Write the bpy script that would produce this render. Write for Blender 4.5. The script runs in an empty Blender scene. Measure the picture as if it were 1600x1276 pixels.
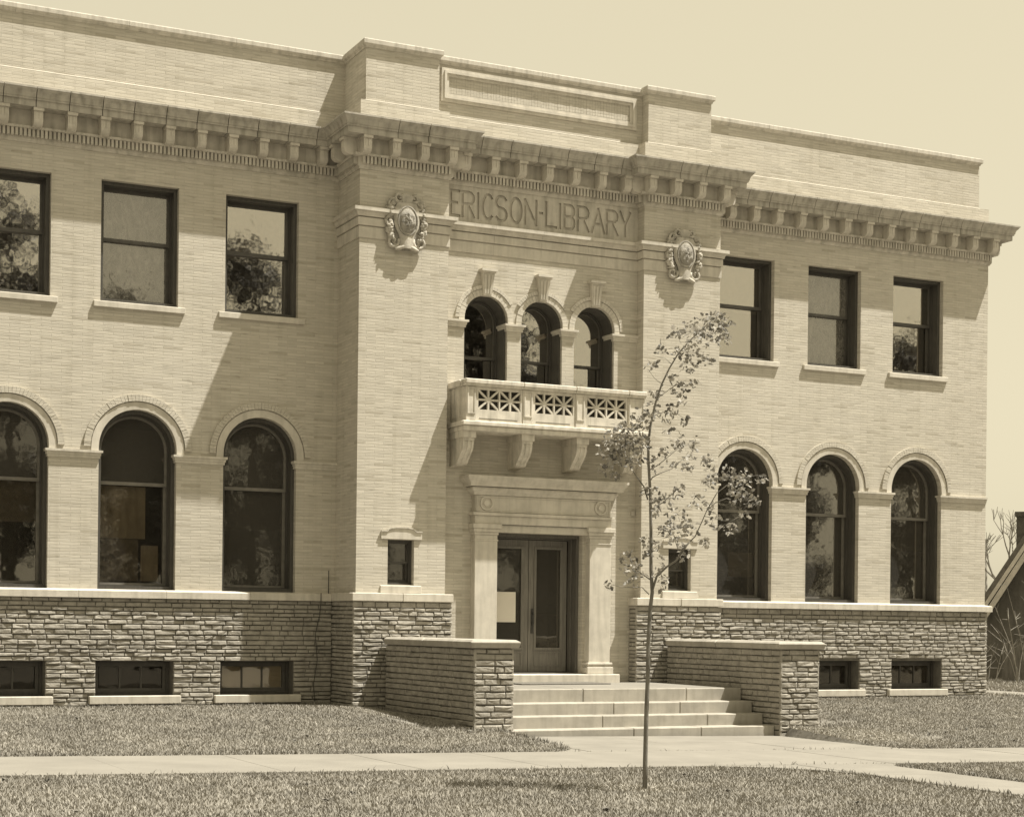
import bpy, bmesh, math, random
import numpy as np
from mathutils import Vector, Matrix
from mathutils.geometry import tessellate_polygon

random.seed(7); RNG = np.random.default_rng(7)
SC = bpy.context.scene
COL = SC.collection

# ------------------------------------------------------------------ camera
F_PX, CY_PX, YAW, ROLL = 2687.2, 974.4, 0.4493, 0.01076
CAMPOS = Vector((-12.673, -26.0, 1.6))
cam = bpy.data.cameras.new('camera'); cam_o = bpy.data.objects.new('camera', cam); COL.objects.link(cam_o)
cam.sensor_fit = 'HORIZONTAL'; cam.sensor_width = 36.0; cam.lens = 36.0 * F_PX / 1600.0
cam.shift_y = (CY_PX - 638.0) / 1600.0
cam.clip_start = 0.1; cam.clip_end = 3000
_fw = Vector((math.sin(YAW), math.cos(YAW), 0)); _rt = Vector((math.cos(YAW), -math.sin(YAW), 0)); _up = Vector((0, 0, 1))
_r2 = _rt * math.cos(ROLL) + _up * math.sin(ROLL); _u2 = _up * math.cos(ROLL) - _rt * math.sin(ROLL)
cam_o.matrix_world = Matrix(((_r2.x, _u2.x, -_fw.x, CAMPOS.x), (_r2.y, _u2.y, -_fw.y, CAMPOS.y), (_r2.z, _u2.z, -_fw.z, CAMPOS.z), (0, 0, 0, 1)))
SC.camera = cam_o

# ------------------------------------------------------------------ light
LDIR = Vector((-1.7, 1.0, -4.25)).normalized()      # the way sunlight travels
SUN_EL = math.asin(-LDIR.z); SUN_AZ = math.atan2(-LDIR.x, -LDIR.y)   # azimuth from +Y towards +X
world = bpy.data.worlds.new('World'); SC.world = world; world.use_nodes = True
wn = world.node_tree; wn.nodes.clear()
sky = wn.nodes.new('ShaderNodeTexSky'); sky.sky_type = 'NISHITA'; sky.sun_disc = False
sky.sun_elevation = SUN_EL; sky.sun_rotation = SUN_AZ; sky.air_density = 1.0; sky.dust_density = 3.0; sky.ozone_density = 1.0
bw = wn.nodes.new('ShaderNodeRGBToBW'); pw = wn.nodes.new('ShaderNodeMath'); pw.operation = 'POWER'; pw.inputs[1].default_value = 0.22
ml = wn.nodes.new('ShaderNodeMath'); ml.operation = 'MULTIPLY'; ml.inputs[1].default_value = 3.46
tint = wn.nodes.new('ShaderNodeVectorMath'); tint.operation = 'SCALE'; tint.inputs[0].default_value = (1.0, 0.896, 0.635)
bg = wn.nodes.new('ShaderNodeBackground'); bg.inputs['Strength'].default_value = 0.10
wo = wn.nodes.new('ShaderNodeOutputWorld')
L = wn.links.new
L(sky.outputs[0], bw.inputs[0]); L(bw.outputs[0], pw.inputs[0]); L(pw.outputs[0], ml.inputs[0]); L(ml.outputs[0], tint.inputs['Scale'])
L(tint.outputs[0], bg.inputs['Color']); L(bg.outputs[0], wo.inputs['Surface'])
sl = bpy.data.lights.new('sun', 'SUN'); sl.energy = 5.0; sl.angle = math.radians(0.53); sl.color = (1.0, 0.955, 0.86)
sun = bpy.data.objects.new('sun', sl); COL.objects.link(sun); sun.rotation_euler = LDIR.to_track_quat('-Z', 'Y').to_euler()
sun.location = (20, -20, 40)
SC.view_settings.view_transform = 'Standard'; SC.view_settings.look = 'None'; SC.view_settings.gamma = 1.0
SC.view_settings.use_curve_mapping = False
SC.view_settings.exposure = 0.87
SC.render.engine = 'CYCLES'
SC.cycles.max_bounces = 6; SC.cycles.diffuse_bounces = 3; SC.cycles.glossy_bounces = 3; SC.cycles.transparent_max_bounces = 8
SC.cycles.use_denoising = True

# ------------------------------------------------------------------ materials (sepia print: every colour is a brown grey)
def sep(g, s=1.0):
    return (g, g * (1 - 0.066 * s), g * (1 - 0.195 * s), 1)

def new_mat(name, rough=0.85, spec=0.25):
    m = bpy.data.materials.new(name); m.use_nodes = True
    n = m.node_tree.nodes; b = n['Principled BSDF']
    b.inputs['Roughness'].default_value = rough; b.inputs['Specular IOR Level'].default_value = spec
    return m, m.node_tree.nodes, m.node_tree.links.new, b

def ramp(nodes, stops):
    r = nodes.new('ShaderNodeValToRGB'); e = r.color_ramp.elements
    e[0].position, e[0].color = stops[0]; e[1].position, e[1].color = stops[-1]
    for p, c in stops[1:-1]:
        q = e.new(p); q.color = c
    return r

def noisy(name, g0, g1, scale=6.0, rough=0.85, bump=0.15, bscale=60.0, spec=0.2, stretch=(1, 1, 1), streak=0.0, gmid=None):
    """stone, plaster, soil, wood: two-scale noise over world position"""
    m, n, l, b = new_mat(name, rough, spec)
    geo = n.new('ShaderNodeNewGeometry'); mp = n.new('ShaderNodeMapping'); mp.inputs['Scale'].default_value = stretch
    l(geo.outputs['Position'], mp.inputs[0])
    a = n.new('ShaderNodeTexNoise'); a.inputs['Scale'].default_value = scale; a.inputs['Detail'].default_value = 6; a.inputs['Roughness'].default_value = 0.62
    l(mp.outputs[0], a.inputs['Vector'])
    r = ramp(n, [(0.3, sep(g0)), (0.7, sep(g1))]); l(a.outputs['Fac'], r.inputs[0])
    out = r.outputs[0]
    if streak > 0:
        mp2 = n.new('ShaderNodeMapping'); mp2.inputs['Scale'].default_value = (5, 5, 0.55); l(geo.outputs['Position'], mp2.inputs[0])
        s = n.new('ShaderNodeTexNoise'); s.inputs['Scale'].default_value = 2.4; s.inputs['Detail'].default_value = 4; l(mp2.outputs[0], s.inputs['Vector'])
        sr = ramp(n, [(0.45, (1, 1, 1, 1)), (0.72, (1 - streak, 1 - streak, 1 - streak * 1.05, 1))]); l(s.outputs['Fac'], sr.inputs[0])
        mx = n.new('ShaderNodeMix'); mx.data_type = 'RGBA'; mx.blend_type = 'MULTIPLY'; mx.inputs[0].default_value = 1
        l(out, mx.inputs[6]); l(sr.outputs[0], mx.inputs[7]); out = mx.outputs[2]
    l(out, b.inputs['Base Color'])
    c = n.new('ShaderNodeTexNoise'); c.inputs['Scale'].default_value = bscale; c.inputs['Detail'].default_value = 5; l(mp.outputs[0], c.inputs['Vector'])
    bp = n.new('ShaderNodeBump'); bp.inputs['Strength'].default_value = bump; bp.inputs['Distance'].default_value = 0.01
    l(c.outputs['Fac'], bp.inputs['Height']); l(bp.outputs[0], b.inputs['Normal'])
    return m

def brick_mat():
    m, n, l, b = new_mat('buff_brick', 0.9, 0.15)
    geo = n.new('ShaderNodeNewGeometry'); sx = n.new('ShaderNodeSeparateXYZ'); l(geo.outputs['Position'], sx.inputs[0])
    ad = n.new('ShaderNodeMath'); ad.operation = 'ADD'; l(sx.outputs[0], ad.inputs[0]); l(sx.outputs[1], ad.inputs[1])
    cx = n.new('ShaderNodeCombineXYZ'); l(ad.outputs[0], cx.inputs[0]); l(sx.outputs[2], cx.inputs[1])
    # slight waviness of the courses
    wn_ = n.new('ShaderNodeTexNoise'); wn_.inputs['Scale'].default_value = 2.2; l(cx.outputs[0], wn_.inputs['Vector'])
    wv = n.new('ShaderNodeVectorMath'); wv.operation = 'MULTIPLY_ADD'; wv.inputs[1].default_value = (0.012, 0.012, 0)
    l(wn_.outputs['Color'], wv.inputs[0]); l(cx.outputs[0], wv.inputs[2])
    br = n.new('ShaderNodeTexBrick'); l(wv.outputs[0], br.inputs['Vector'])
    br.inputs['Scale'].default_value = 1.0; br.inputs['Brick Width'].default_value = 0.305; br.inputs['Row Height'].default_value = 0.0475
    br.inputs['Mortar Size'].default_value = 0.005; br.inputs['Mortar Smooth'].default_value = 0.25; br.inputs['Bias'].default_value = 0.0
    br.inputs['Color1'].default_value = sep(0.50); br.inputs['Color2'].default_value = sep(0.58); br.inputs['Mortar'].default_value = sep(0.47)
    # long streaky tone changes, as in hand-made roman brick
    mp = n.new('ShaderNodeMapping'); mp.inputs['Scale'].default_value = (3.4, 24, 1); l(cx.outputs[0], mp.inputs[0])
    st = n.new('ShaderNodeTexNoise'); st.inputs['Scale'].default_value = 1.0; st.inputs['Detail'].default_value = 5; st.inputs['Roughness'].default_value = 0.6; l(mp.outputs[0], st.inputs['Vector'])
    sr = ramp(n, [(0.30, (0.76, 0.75, 0.73, 1)), (0.42, (0.97, 0.97, 0.96, 1)), (0.75, (1.05, 1.05, 1.05, 1))]); l(st.outputs['Fac'], sr.inputs[0])
    mx = n.new('ShaderNodeMix'); mx.data_type = 'RGBA'; mx.blend_type = 'MULTIPLY'; mx.inputs[0].default_value = 1
    l(br.outputs['Color'], mx.inputs[6]); l(sr.outputs[0], mx.inputs[7])
    # large soft weathering
    lg = n.new('ShaderNodeTexNoise'); lg.inputs['Scale'].default_value = 0.7; lg.inputs['Detail'].default_value = 6; l(cx.outputs[0], lg.inputs['Vector'])
    lr = ramp(n, [(0.32, (0.93, 0.925, 0.91, 1)), (0.62, (1, 1, 1, 1))]); l(lg.outputs['Fac'], lr.inputs[0])
    m2 = n.new('ShaderNodeMix'); m2.data_type = 'RGBA'; m2.blend_type = 'MULTIPLY'; m2.inputs[0].default_value = 1
    l(mx.outputs[2], m2.inputs[6]); l(lr.outputs[0], m2.inputs[7])
    # a few odd dark bricks
    b2 = n.new('ShaderNodeTexBrick'); l(wv.outputs[0], b2.inputs['Vector'])
    for k in ('Scale', 'Brick Width', 'Row Height', 'Mortar Size'): b2.inputs[k].default_value = br.inputs[k].default_value
    b2.inputs['Color1'].default_value = (0, 0, 0, 1); b2.inputs['Color2'].default_value = (1, 1, 1, 1); b2.inputs['Mortar'].default_value = (0, 0, 0, 1); b2.offset = br.offset
    r2 = ramp(n, [(0.90, (1, 1, 1, 1)), (0.97, (0.76, 0.75, 0.73, 1))]); l(b2.outputs['Color'], r2.inputs[0])
    m3 = n.new('ShaderNodeMix'); m3.data_type = 'RGBA'; m3.blend_type = 'MULTIPLY'; m3.inputs[0].default_value = 1; l(m2.outputs[2], m3.inputs[6]); l(r2.outputs[0], m3.inputs[7])
    # rain streaks
    mp3 = n.new('ShaderNodeMapping'); mp3.inputs['Scale'].default_value = (7, 0.5, 1); l(cx.outputs[0], mp3.inputs[0])
    rs = n.new('ShaderNodeTexNoise'); rs.inputs['Scale'].default_value = 1.0; rs.inputs['Detail'].default_value = 4; l(mp3.outputs[0], rs.inputs['Vector'])
    rr_ = ramp(n, [(0.52, (1, 1, 1, 1)), (0.76, (0.90, 0.895, 0.88, 1))]); l(rs.outputs['Fac'], rr_.inputs[0])
    m4 = n.new('ShaderNodeMix'); m4.data_type = 'RGBA'; m4.blend_type = 'MULTIPLY'; m4.inputs[0].default_value = 1; l(m3.outputs[2], m4.inputs[6]); l(rr_.outputs[0], m4.inputs[7])
    l(m4.outputs[2], b.inputs['Base Color'])
    sub = n.new('ShaderNodeMath'); sub.operation = 'MULTIPLY_ADD'; sub.inputs[1].default_value = -1.0; l(br.outputs['Fac'], sub.inputs[0]); l(st.outputs['Fac'], sub.inputs[2])
    bp = n.new('ShaderNodeBump'); bp.inputs['Strength'].default_value = 0.55; bp.inputs['Distance'].default_value = 0.006
    l(sub.outputs[0], bp.inputs['Height']); l(bp.outputs[0], b.inputs['Normal'])
    return m

def glass_mat(name, refl, dull=0.0, dullg=0.1, wob=0.02):
    """old window glass: mirror layer over clear glass, greyed by a screen or painted haze"""
    m = bpy.data.materials.new(name); m.use_nodes = True; n = m.node_tree.nodes; l = m.node_tree.links.new; n.clear()
    o = n.new('ShaderNodeOutputMaterial'); gl = n.new('ShaderNodeBsdfGlossy'); gl.inputs['Roughness'].default_value = 0.022; gl.inputs['Color'].default_value = sep(0.93, 0.5)
    tr = n.new('ShaderNodeBsdfTransparent'); tr.inputs['Color'].default_value = sep(0.85, 0.6)
    df = n.new('ShaderNodeBsdfDiffuse'); df.inputs['Color'].default_value = sep(dullg)
    if dull > 0.5:
        g_ = n.new('ShaderNodeNewGeometry'); m_ = n.new('ShaderNodeMapping'); m_.inputs['Scale'].default_value = (3, 3, 1.6); l(g_.outputs['Position'], m_.inputs[0])
        t_ = n.new('ShaderNodeTexNoise'); t_.inputs['Scale'].default_value = 3.5; t_.inputs['Detail'].default_value = 9; t_.inputs['Roughness'].default_value = 0.75; t_.inputs['Distortion'].default_value = 1.2; l(m_.outputs[0], t_.inputs['Vector'])
        c_ = ramp(n, [(0.3, sep(dullg * 0.35)), (0.7, sep(dullg * 1.8))]); l(t_.outputs['Fac'], c_.inputs[0]); l(c_.outputs[0], df.inputs['Color'])
    mx = n.new('ShaderNodeMixShader'); mx.inputs[0].default_value = dull; l(tr.outputs[0], mx.inputs[1]); l(df.outputs[0], mx.inputs[2])
    fr = n.new('ShaderNodeFresnel'); fr.inputs[0].default_value = 1.5
    ad = n.new('ShaderNodeMath'); ad.operation = 'ADD'; ad.use_clamp = True; ad.inputs[1].default_value = refl; l(fr.outputs[0], ad.inputs[0])
    m2 = n.new('ShaderNodeMixShader'); l(ad.outputs[0], m2.inputs[0]); l(mx.outputs[0], m2.inputs[1]); l(gl.outputs[0], m2.inputs[2]); l(m2.outputs[0], o.inputs[0])
    geo = n.new('ShaderNodeNewGeometry'); ns = n.new('ShaderNodeTexNoise'); ns.inputs['Scale'].default_value = 3.2; ns.inputs['Detail'].default_value = 2; l(geo.outputs['Position'], ns.inputs['Vector'])
    bp = n.new('ShaderNodeBump'); bp.inputs['Strength'].default_value = wob; bp.inputs['Distance'].default_value = 0.05; l(ns.outputs['Fac'], bp.inputs['Height'])
    l(bp.outputs[0], gl.inputs['Normal'])
    return m

def leaf_mat(name, g0, g1, trans=0.25):
    m, n, l, b = new_mat(name, 0.55, 0.4)
    oi = n.new('ShaderNodeNewGeometry'); r = ramp(n, [(0.0, sep(g0)), (1.0, sep(g1))]); l(oi.outputs['Random Per Island'], r.inputs[0])
    l(r.outputs[0], b.inputs['Base Color'])
    t = n.new('ShaderNodeBsdfTranslucent'); l(r.outputs[0], t.inputs[0]); mx = n.new('ShaderNodeMixShader'); mx.inputs[0].default_value = trans
    o = n['Material Output']; l(b.outputs[0], mx.inputs[1]); l(t.outputs[0], mx.inputs[2]); l(mx.outputs[0], o.inputs[0])
    return m

def grass_mat(name, g0, g1):
    m, n, l, b = new_mat(name, 0.7, 0.2)
    gi = n.new('ShaderNodeNewGeometry'); ns = n.new('ShaderNodeTexNoise'); ns.inputs['Scale'].default_value = 1.1; ns.inputs['Detail'].default_value = 4
    l(gi.outputs['Position'], ns.inputs['Vector'])
    ad = n.new('ShaderNodeMath'); ad.operation = 'MULTIPLY_ADD'; ad.inputs[1].default_value = 0.42; ad.inputs[2].default_value = -0.1
    l(gi.outputs['Random Per Island'], ad.inputs[0]); a2 = n.new('ShaderNodeMath'); a2.operation = 'MULTIPLY_ADD'; a2.inputs[1].default_value = 0.85; l(ns.outputs['Fac'], a2.inputs[0]); l(ad.outputs[0], a2.inputs[2])
    r = ramp(n, [(0.2, sep(g0)), (0.75, sep(g1))]); l(a2.outputs[0], r.inputs[0]); l(r.outputs[0], b.inputs['Base Color'])
    return m

M = {}
M['brick'] = brick_mat()
M['trim'] = noisy('limestone_trim', 0.49, 0.62, 4.0, 0.8, 0.15, 70, streak=0.18)
M['terra'] = noisy('terracotta_cornice', 0.36, 0.48, 5.0, 0.7, 0.12, 70, streak=0.34)
M['terra2'] = noisy('terracotta_blocks', 0.46, 0.58, 6.0, 0.75, 0.12, 70, streak=0.3)
M['bal'] = noisy('balcony_stone', 0.52, 0.70, 5.0, 0.8, 0.15, 60, streak=0.28)
M['carve'] = noisy('carved_terracotta', 0.34, 0.58, 9.0, 0.75, 0.4, 45, streak=0.2)
M['carve2'] = noisy('worn_relief', 0.22, 0.38, 14.0, 0.8, 0.9, 22)
M['stone'] = noisy('split_limestone', 0.24, 0.40, 7.0, 0.95, 0.7, 34, spec=0.1)
M['mortar'] = noisy('dark_mortar', 0.14, 0.20, 9.0, 0.95, 0.3, 60, spec=0.05)
M['wood'] = noisy('dark_painted_wood', 0.055, 0.085, 8.0, 0.5, 0.1, 40, spec=0.35, stretch=(4, 4, 0.6))
M['sash'] = noisy('brown_sash_paint', 0.07, 0.11, 8.0, 0.45, 0.1, 40, spec=0.4, stretch=(1, 1, 1))
M['sashl'] = noisy('sunlit_sash_paint', 0.14, 0.22, 8.0, 0.5, 0.1, 40, spec=0.3)  # sunlight on the sash bars put into a lighter paint colour
M['glassc'] = glass_mat('curtained_window_glass', 0.08, 0.12, 0.12)
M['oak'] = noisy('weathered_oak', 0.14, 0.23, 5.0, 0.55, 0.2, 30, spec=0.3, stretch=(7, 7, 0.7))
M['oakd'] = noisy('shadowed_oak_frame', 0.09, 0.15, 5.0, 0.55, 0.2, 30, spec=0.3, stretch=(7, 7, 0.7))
M['metal'] = noisy('tarnished_brass', 0.03, 0.07, 20.0, 0.35, 0.1, 60, spec=0.6)
M['conc'] = noisy('pale_concrete', 0.195, 0.245, 1.3, 0.9, 0.12, 90, spec=0.1)
M['step'] = noisy('worn_stone_steps', 0.30, 0.42, 3.0, 0.85, 0.12, 70, spec=0.1, streak=0.16)
M['soil'] = noisy('turf_soil', 0.14, 0.22, 3.0, 0.95, 0.4, 30, spec=0.05)
M['mulch'] = noisy('pale_mulch', 0.16, 0.28, 18.0, 0.95, 0.6, 40, spec=0.05)
M['asph'] = noisy('asphalt', 0.05, 0.075, 4.0, 0.9, 0.3, 60, spec=0.1)
M['grass'] = grass_mat('lawn_grass', 0.17, 0.35)
M['weed'] = grass_mat('edge_grass', 0.06, 0.24)
M['leaf'] = leaf_mat('young_tree_leaves', 0.09, 0.46, 0.3)
M['leaf2'] = leaf_mat('street_tree_leaves', 0.03, 0.08, 0.15)
M['bark2'] = noisy('young_bark', 0.12, 0.26, 14.0, 0.9, 0.6, 50, spec=0.05, stretch=(1, 1, 0.35))
M['bark'] = noisy('bark', 0.06, 0.14, 12.0, 0.95, 0.5, 40, spec=0.05, stretch=(1, 1, 0.4))
M['twig'] = noisy('pale_twigs', 0.20, 0.30, 12.0, 0.9, 0.3, 40, spec=0.05)
M['glass'] = glass_mat('window_glass', 0.34)
M['glassd'] = glass_mat('lower_window_glass', 0.035, 0.45, 0.115)  # grey haze painted into the glass lifts the dark panes
M['glassb'] = glass_mat('basement_glass', 0.0, 0.35, 0.05)
M['glassm'] = glass_mat('reflecting_window_glass', 0.13, 0.4, 0.11)
M['glasss'] = glass_mat('screened_window_glass', 0.17, 0.8, 0.17)
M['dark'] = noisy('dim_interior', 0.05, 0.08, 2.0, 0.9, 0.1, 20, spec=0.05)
M['shade'] = noisy('cloth_blind', 0.20, 0.28, 14.0, 0.9, 0.1, 40, spec=0.05)
M['linen'] = noisy('pale_linen', 0.5, 0.62, 10.0, 0.9, 0.1, 40, spec=0.05, streak=0.3)
M['paper'] = noisy('white_paper', 0.74, 0.80, 3.0, 0.8, 0.02, 20, spec=0.1)
M['house'] = noisy('dark_siding', 0.11, 0.16, 3.0, 0.85, 0.2, 25, spec=0.1, streak=0.2)
M['roof'] = noisy('weathered_shingles', 0.10, 0.18, 6.0, 0.9, 0.4, 20, spec=0.1)
M['hwood'] = noisy('painted_bargeboard', 0.42, 0.56, 6.0, 0.7, 0.1, 30, spec=0.2)
M['fence'] = noisy('weathered_boards', 0.11, 0.19, 5.0, 0.9, 0.3, 30, spec=0.1, stretch=(6, 6, 0.6))
M['chim'] = noisy('chimney_brick', 0.08, 0.14, 9.0, 0.9, 0.4, 30, spec=0.1)

# ------------------------------------------------------------------ mesh helpers
class MB:
    def __init__(self): self.v = []; self.f = []
    def add(self, vs, fs):
        o = len(self.v); self.v += [tuple(p) for p in vs]; self.f += [tuple(i + o for i in q) for q in fs]; return self
    def box(self, x0, x1, y0, y1, z0, z1):
        return self.add([(x0, y0, z0), (x1, y0, z0), (x1, y1, z0), (x0, y1, z0), (x0, y0, z1), (x1, y0, z1), (x1, y1, z1), (x0, y1, z1)],
                        [(0, 3, 2, 1), (4, 5, 6, 7), (0, 1, 5, 4), (1, 2, 6, 5), (2, 3, 7, 6), (3, 0, 4, 7)])
    def prism(self, pts, fn, a, b):
        """polygon pts [(p,q)] extruded between a and b; fn(p,q,t)->xyz"""
        n = len(pts)
        vs = [fn(p, q, a) for p, q in pts] + [fn(p, q, b) for p, q in pts]
        return self.add(vs, [tuple(range(n)), tuple(range(2 * n - 1, n - 1, -1))] + [(i, i + n, (i + 1) % n + n, (i + 1) % n) for i in range(n)])
    def bar(self, p, q, w, y0, y1):
        """flat bar in an XZ plane from p to q, width w"""
        d = Vector((q[0] - p[0], q[1] - p[1])); d.normalize(); nx, nz = -d.y * w / 2, d.x * w / 2
        return self.prism([(p[0] + nx, p[1] + nz), (q[0] + nx, q[1] + nz), (q[0] - nx, q[1] - nz), (p[0] - nx, p[1] - nz)], lambda a, b, t: (a, t, b), y0, y1)
    def tube(self, pts, radii, n=7, cap=True):
        pts = [Vector(p) for p in pts]; rings = []; ref = Vector((0.31, 0.22, 0.92))
        for i, p in enumerate(pts):
            t = (pts[min(i + 1, len(pts) - 1)] - pts[max(i - 1, 0)]).normalized()
            a = t.cross(ref); a = a.normalized() if a.length > 1e-4 else Vector((1, 0, 0)); b = t.cross(a)
            rings.append([p + (a * math.cos(2 * math.pi * k / n) + b * math.sin(2 * math.pi * k / n)) * radii[i] for k in range(n)])
        vs = [q for r in rings for q in r]; fs = []
        for i in range(len(pts) - 1):
            for k in range(n):
                fs.append((i * n + k, i * n + (k + 1) % n, (i + 1) * n + (k + 1) % n, (i + 1) * n + k))
        if cap: fs += [tuple(range(n - 1, -1, -1)), tuple(range((len(pts) - 1) * n, len(pts) * n))]
        return self.add(vs, fs)
    def mesh(self, name, recalc=True):
        me = bpy.data.meshes.new(name); me.from_pydata(self.v, [], self.f)
        if recalc:
            bm = bmesh.new(); bm.from_mesh(me); bmesh.ops.recalc_face_normals(bm, faces=bm.faces); bm.to_mesh(me); bm.free()
        return me
    def build(self, name, mat, parent=None, bevel=0, smooth=False, recalc=True):
        me = self.mesh(name, recalc); me.materials.append(M[mat] if isinstance(mat, str) else mat)
        o = bpy.data.objects.new(name, me); COL.objects.link(o)
        if parent: o.parent = parent
        if bevel:
            bv = o.modifiers.new('bevel', 'BEVEL'); bv.width = bevel; bv.segments = 1; bv.limit_method = 'ANGLE'; bv.angle_limit = math.radians(40)
        if smooth:
            for p in me.polygons: p.use_smooth = True
        return o

def inst(name, me, parent, loc=(0, 0, 0), rotz=0, scale=(1, 1, 1), rot=None):
    o = bpy.data.objects.new(name, me); COL.objects.link(o); o.parent = parent; o.location = loc
    o.rotation_euler = rot if rot else (0, 0, rotz); o.scale = scale
    return o

def thing(name, label, cat, loc=(0, 0, 0), group=None):
    o = bpy.data.objects.new(name, None); COL.objects.link(o); o.empty_display_size = 0.3
    o['label'] = label; o['category'] = cat
    if group: o['group'] = group
    return o

def tag(o, label, cat, group=None):
    o['label'] = label; o['category'] = cat
    if group: o['group'] = group
    return o

def struct(o): o['kind'] = 'structure'; return o
def stuff(o): o['kind'] = 'stuff'; return o

# ------------------------------------------------------------------ terrain height
def zs(x): return max(-0.3, min(0.25, -0.08 - 0.0145 * (x - 4)))
Y_WALK0, Y_WALK1, Y_KERB = -7.15, -9.45, -14.9
PX0, PX1 = -2.48, 2.30          # path from the steps to the pavement
QX0, QX1 = -1.0, 0.12           # narrower path across the verge
def G(x, y):
    s = zs(x)
    if y <= Y_WALK0: return s
    if y >= -1.0: return 0.30
    t = (-1.0 - y) / (-1.0 - Y_WALK0)
    return 0.30 * (1 - t) + s * t
def in_path(x, y, m=0.0):
    """True on paved ground (m widens it)"""
    if Y_WALK1 - m < y < Y_WALK0 + m: return True
    R = 0.75
    if Y_WALK0 <= y < -4.2:
        d = y - Y_WALK0; fl = 0.0
        if d < R: fl = R - math.sqrt(max(0, R * R - (R - d) ** 2))
        fr = fl
        return PX0 - fl - m < x < PX1 + fr * 0.6 + m
    if y <= Y_WALK1:
        d = Y_WALK1 - y; R2 = 1.5; fl = R2 - math.sqrt(max(0, R2 * R2 - (R2 - d) ** 2)) if d < R2 else 0
        R3 = 0.55; fr = R3 - math.sqrt(max(0, R3 * R3 - (R3 - d) ** 2)) if d < R3 else 0
        return QX0 - fl - m < x < QX1 + fr + m
    return False

# ground: one sheet to the horizon, fine near the building
def ground():
    xs = sorted(set([-600, -300, -150, -80, -50, -35, -25] + list(np.arange(-18, -4, 0.5)) + list(np.round(np.arange(-4, 4.61, 0.125), 4)) + list(np.arange(5, 20.01, 0.5)) + [22, 25, 30, 40, 60, 100, 180, 350, 600]))
    ys = sorted(set([-600, -300, -150, -90, -60, -45, -35, -28, -22, -18] + list(np.arange(-15.0, 1.01, 0.25)) + [2, 4, 7, 11, 16, 24, 40, 70, 120, 250, 600]))
    vs = []
    for y in ys:
        for x in xs:
            z = G(x, y) - 0.012
            if in_path(x, y, 0.03): z = zs(x) - 0.05
            if PX0 - 0.05 < x < PX1 + 0.1 and -4.45 < y < -0.8: z = min(z, zs(x) - 0.05)
            if y < Y_KERB - 0.1: z = zs(x) - 0.20
            if y > 12: z = 0.12
            vs.append((x, y, z))
    nx = len(xs); fs = [(j * nx + i, j * nx + i + 1, (j + 1) * nx + i + 1, (j + 1) * nx + i) for j in range(len(ys) - 1) for i in range(nx - 1)]
    o = MB().add(vs, fs).build('ground', 'soil', recalc=False); return struct(o)
ground()

def slab(mb, pts, th=0.07, dz=0.0):
    """flat paving piece from plan polygon pts following the fall of the ground"""
    n = len(pts); top = [(x, y, zs(x) + 0.012 + dz) for x, y in pts]; bot = [(x, y, zs(x) + 0.012 + dz - th) for x, y in pts]
    return mb.add(top + bot, [tuple(range(n)), tuple(range(2 * n - 1, n - 1, -1))] + [(i, i + n, (i + 1) % n + n, (i + 1) % n) for i in range(n)])
def empty_struct(name):
    o = bpy.data.objects.new(name, None); COL.objects.link(o); o['kind'] = 'structure'; return o
walk = empty_struct('pavement')
x = -30.0; k = 0
while x < 40:
    w = 1.52; j = random.uniform(-0.002, 0.002)
    slab(MB(), [(x + 0.003, Y_WALK1), (x + w - 0.003, Y_WALK1), (x + w - 0.003, Y_WALK0), (x + 0.003, Y_WALK0)], dz=j).build('paving_slab', 'conc', walk, bevel=0.003)
    x += w
path = empty_struct('entrance_path')
yy = [-4.30, -5.70, Y_WALK0 + 0.008]
for a, b in zip(yy, yy[1:]):
    for x0, x1 in ((PX0, -0.66), (-0.648, 0.80), (0.812, PX1)):
        slab(MB(), [(x0, b + 0.006), (x1, b + 0.006), (x1, a - 0.006), (x0, a - 0.006)], dz=random.uniform(-0.004, 0.003)).build('paving_slab', 'conc', path, bevel=0.006)
R = 0.75
for sx, ax, rr in ((-1, PX0, 0.75), (1, PX1, 0.45)):      # rounded corner pieces against the lawn
    arc = [(ax + sx * rr * (1 - math.sin(t)), Y_WALK0 + 0.01 + R * (1 - math.cos(t))) for t in np.linspace(0, math.pi / 2, 9)]
    pts = [(ax + sx * 0.004, Y_WALK0 + 0.012)] + arc
    slab(MB(), pts if sx < 0 else pts[::-1], dz=-0.003).build('corner_slab', 'conc', path)
cross = empty_struct('verge_path')
yy = [Y_WALK1 - 0.01, -10.9, -12.3, -13.6, Y_KERB + 0.02]
for a, b in zip(yy, yy[1:]):
    slab(MB(), [(QX0, b + 0.006), (QX1, b + 0.006), (QX1, a), (QX0, a)], dz=random.uniform(-0.004, 0.003)).build('paving_slab', 'conc', cross, bevel=0.006)
for sx, ax, rr in ((-1, QX0, 1.5), (1, QX1, 0.55)):
    arc = [(ax + sx * rr * (1 - math.sin(t)), Y_WALK1 - 0.012 - rr * (1 - math.cos(t))) for t in np.linspace(0, math.pi / 2, 9)]
    pts = [(ax + sx * 0.004, Y_WALK1 - 0.012)] + arc
    slab(MB(), pts if sx > 0 else pts[::-1], dz=-0.003).build('corner_slab', 'conc', cross)
kerb = empty_struct('kerb')
x = -30.0
while x < 40:
    slab(MB(), [(x + 0.005, Y_KERB - 0.45), (x + 1.815, Y_KERB - 0.45), (x + 1.815, Y_KERB), (x + 0.005, Y_KERB)], th=0.3, dz=0.01).build('kerb_stone', 'conc', kerb, bevel=0.015)
    x += 1.82
rd = MB(); xs_ = list(np.arange(-60, 61, 5.0))
rd.add([(x, y, zs(x) - 0.13) for x in xs_ for y in (Y_KERB - 0.455, -19.0)], [(2 * i, 2 * i + 1, 2 * i + 3, 2 * i + 2) for i in range(len(xs_) - 1)])
struct(rd.build('road', 'conc'))
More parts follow.
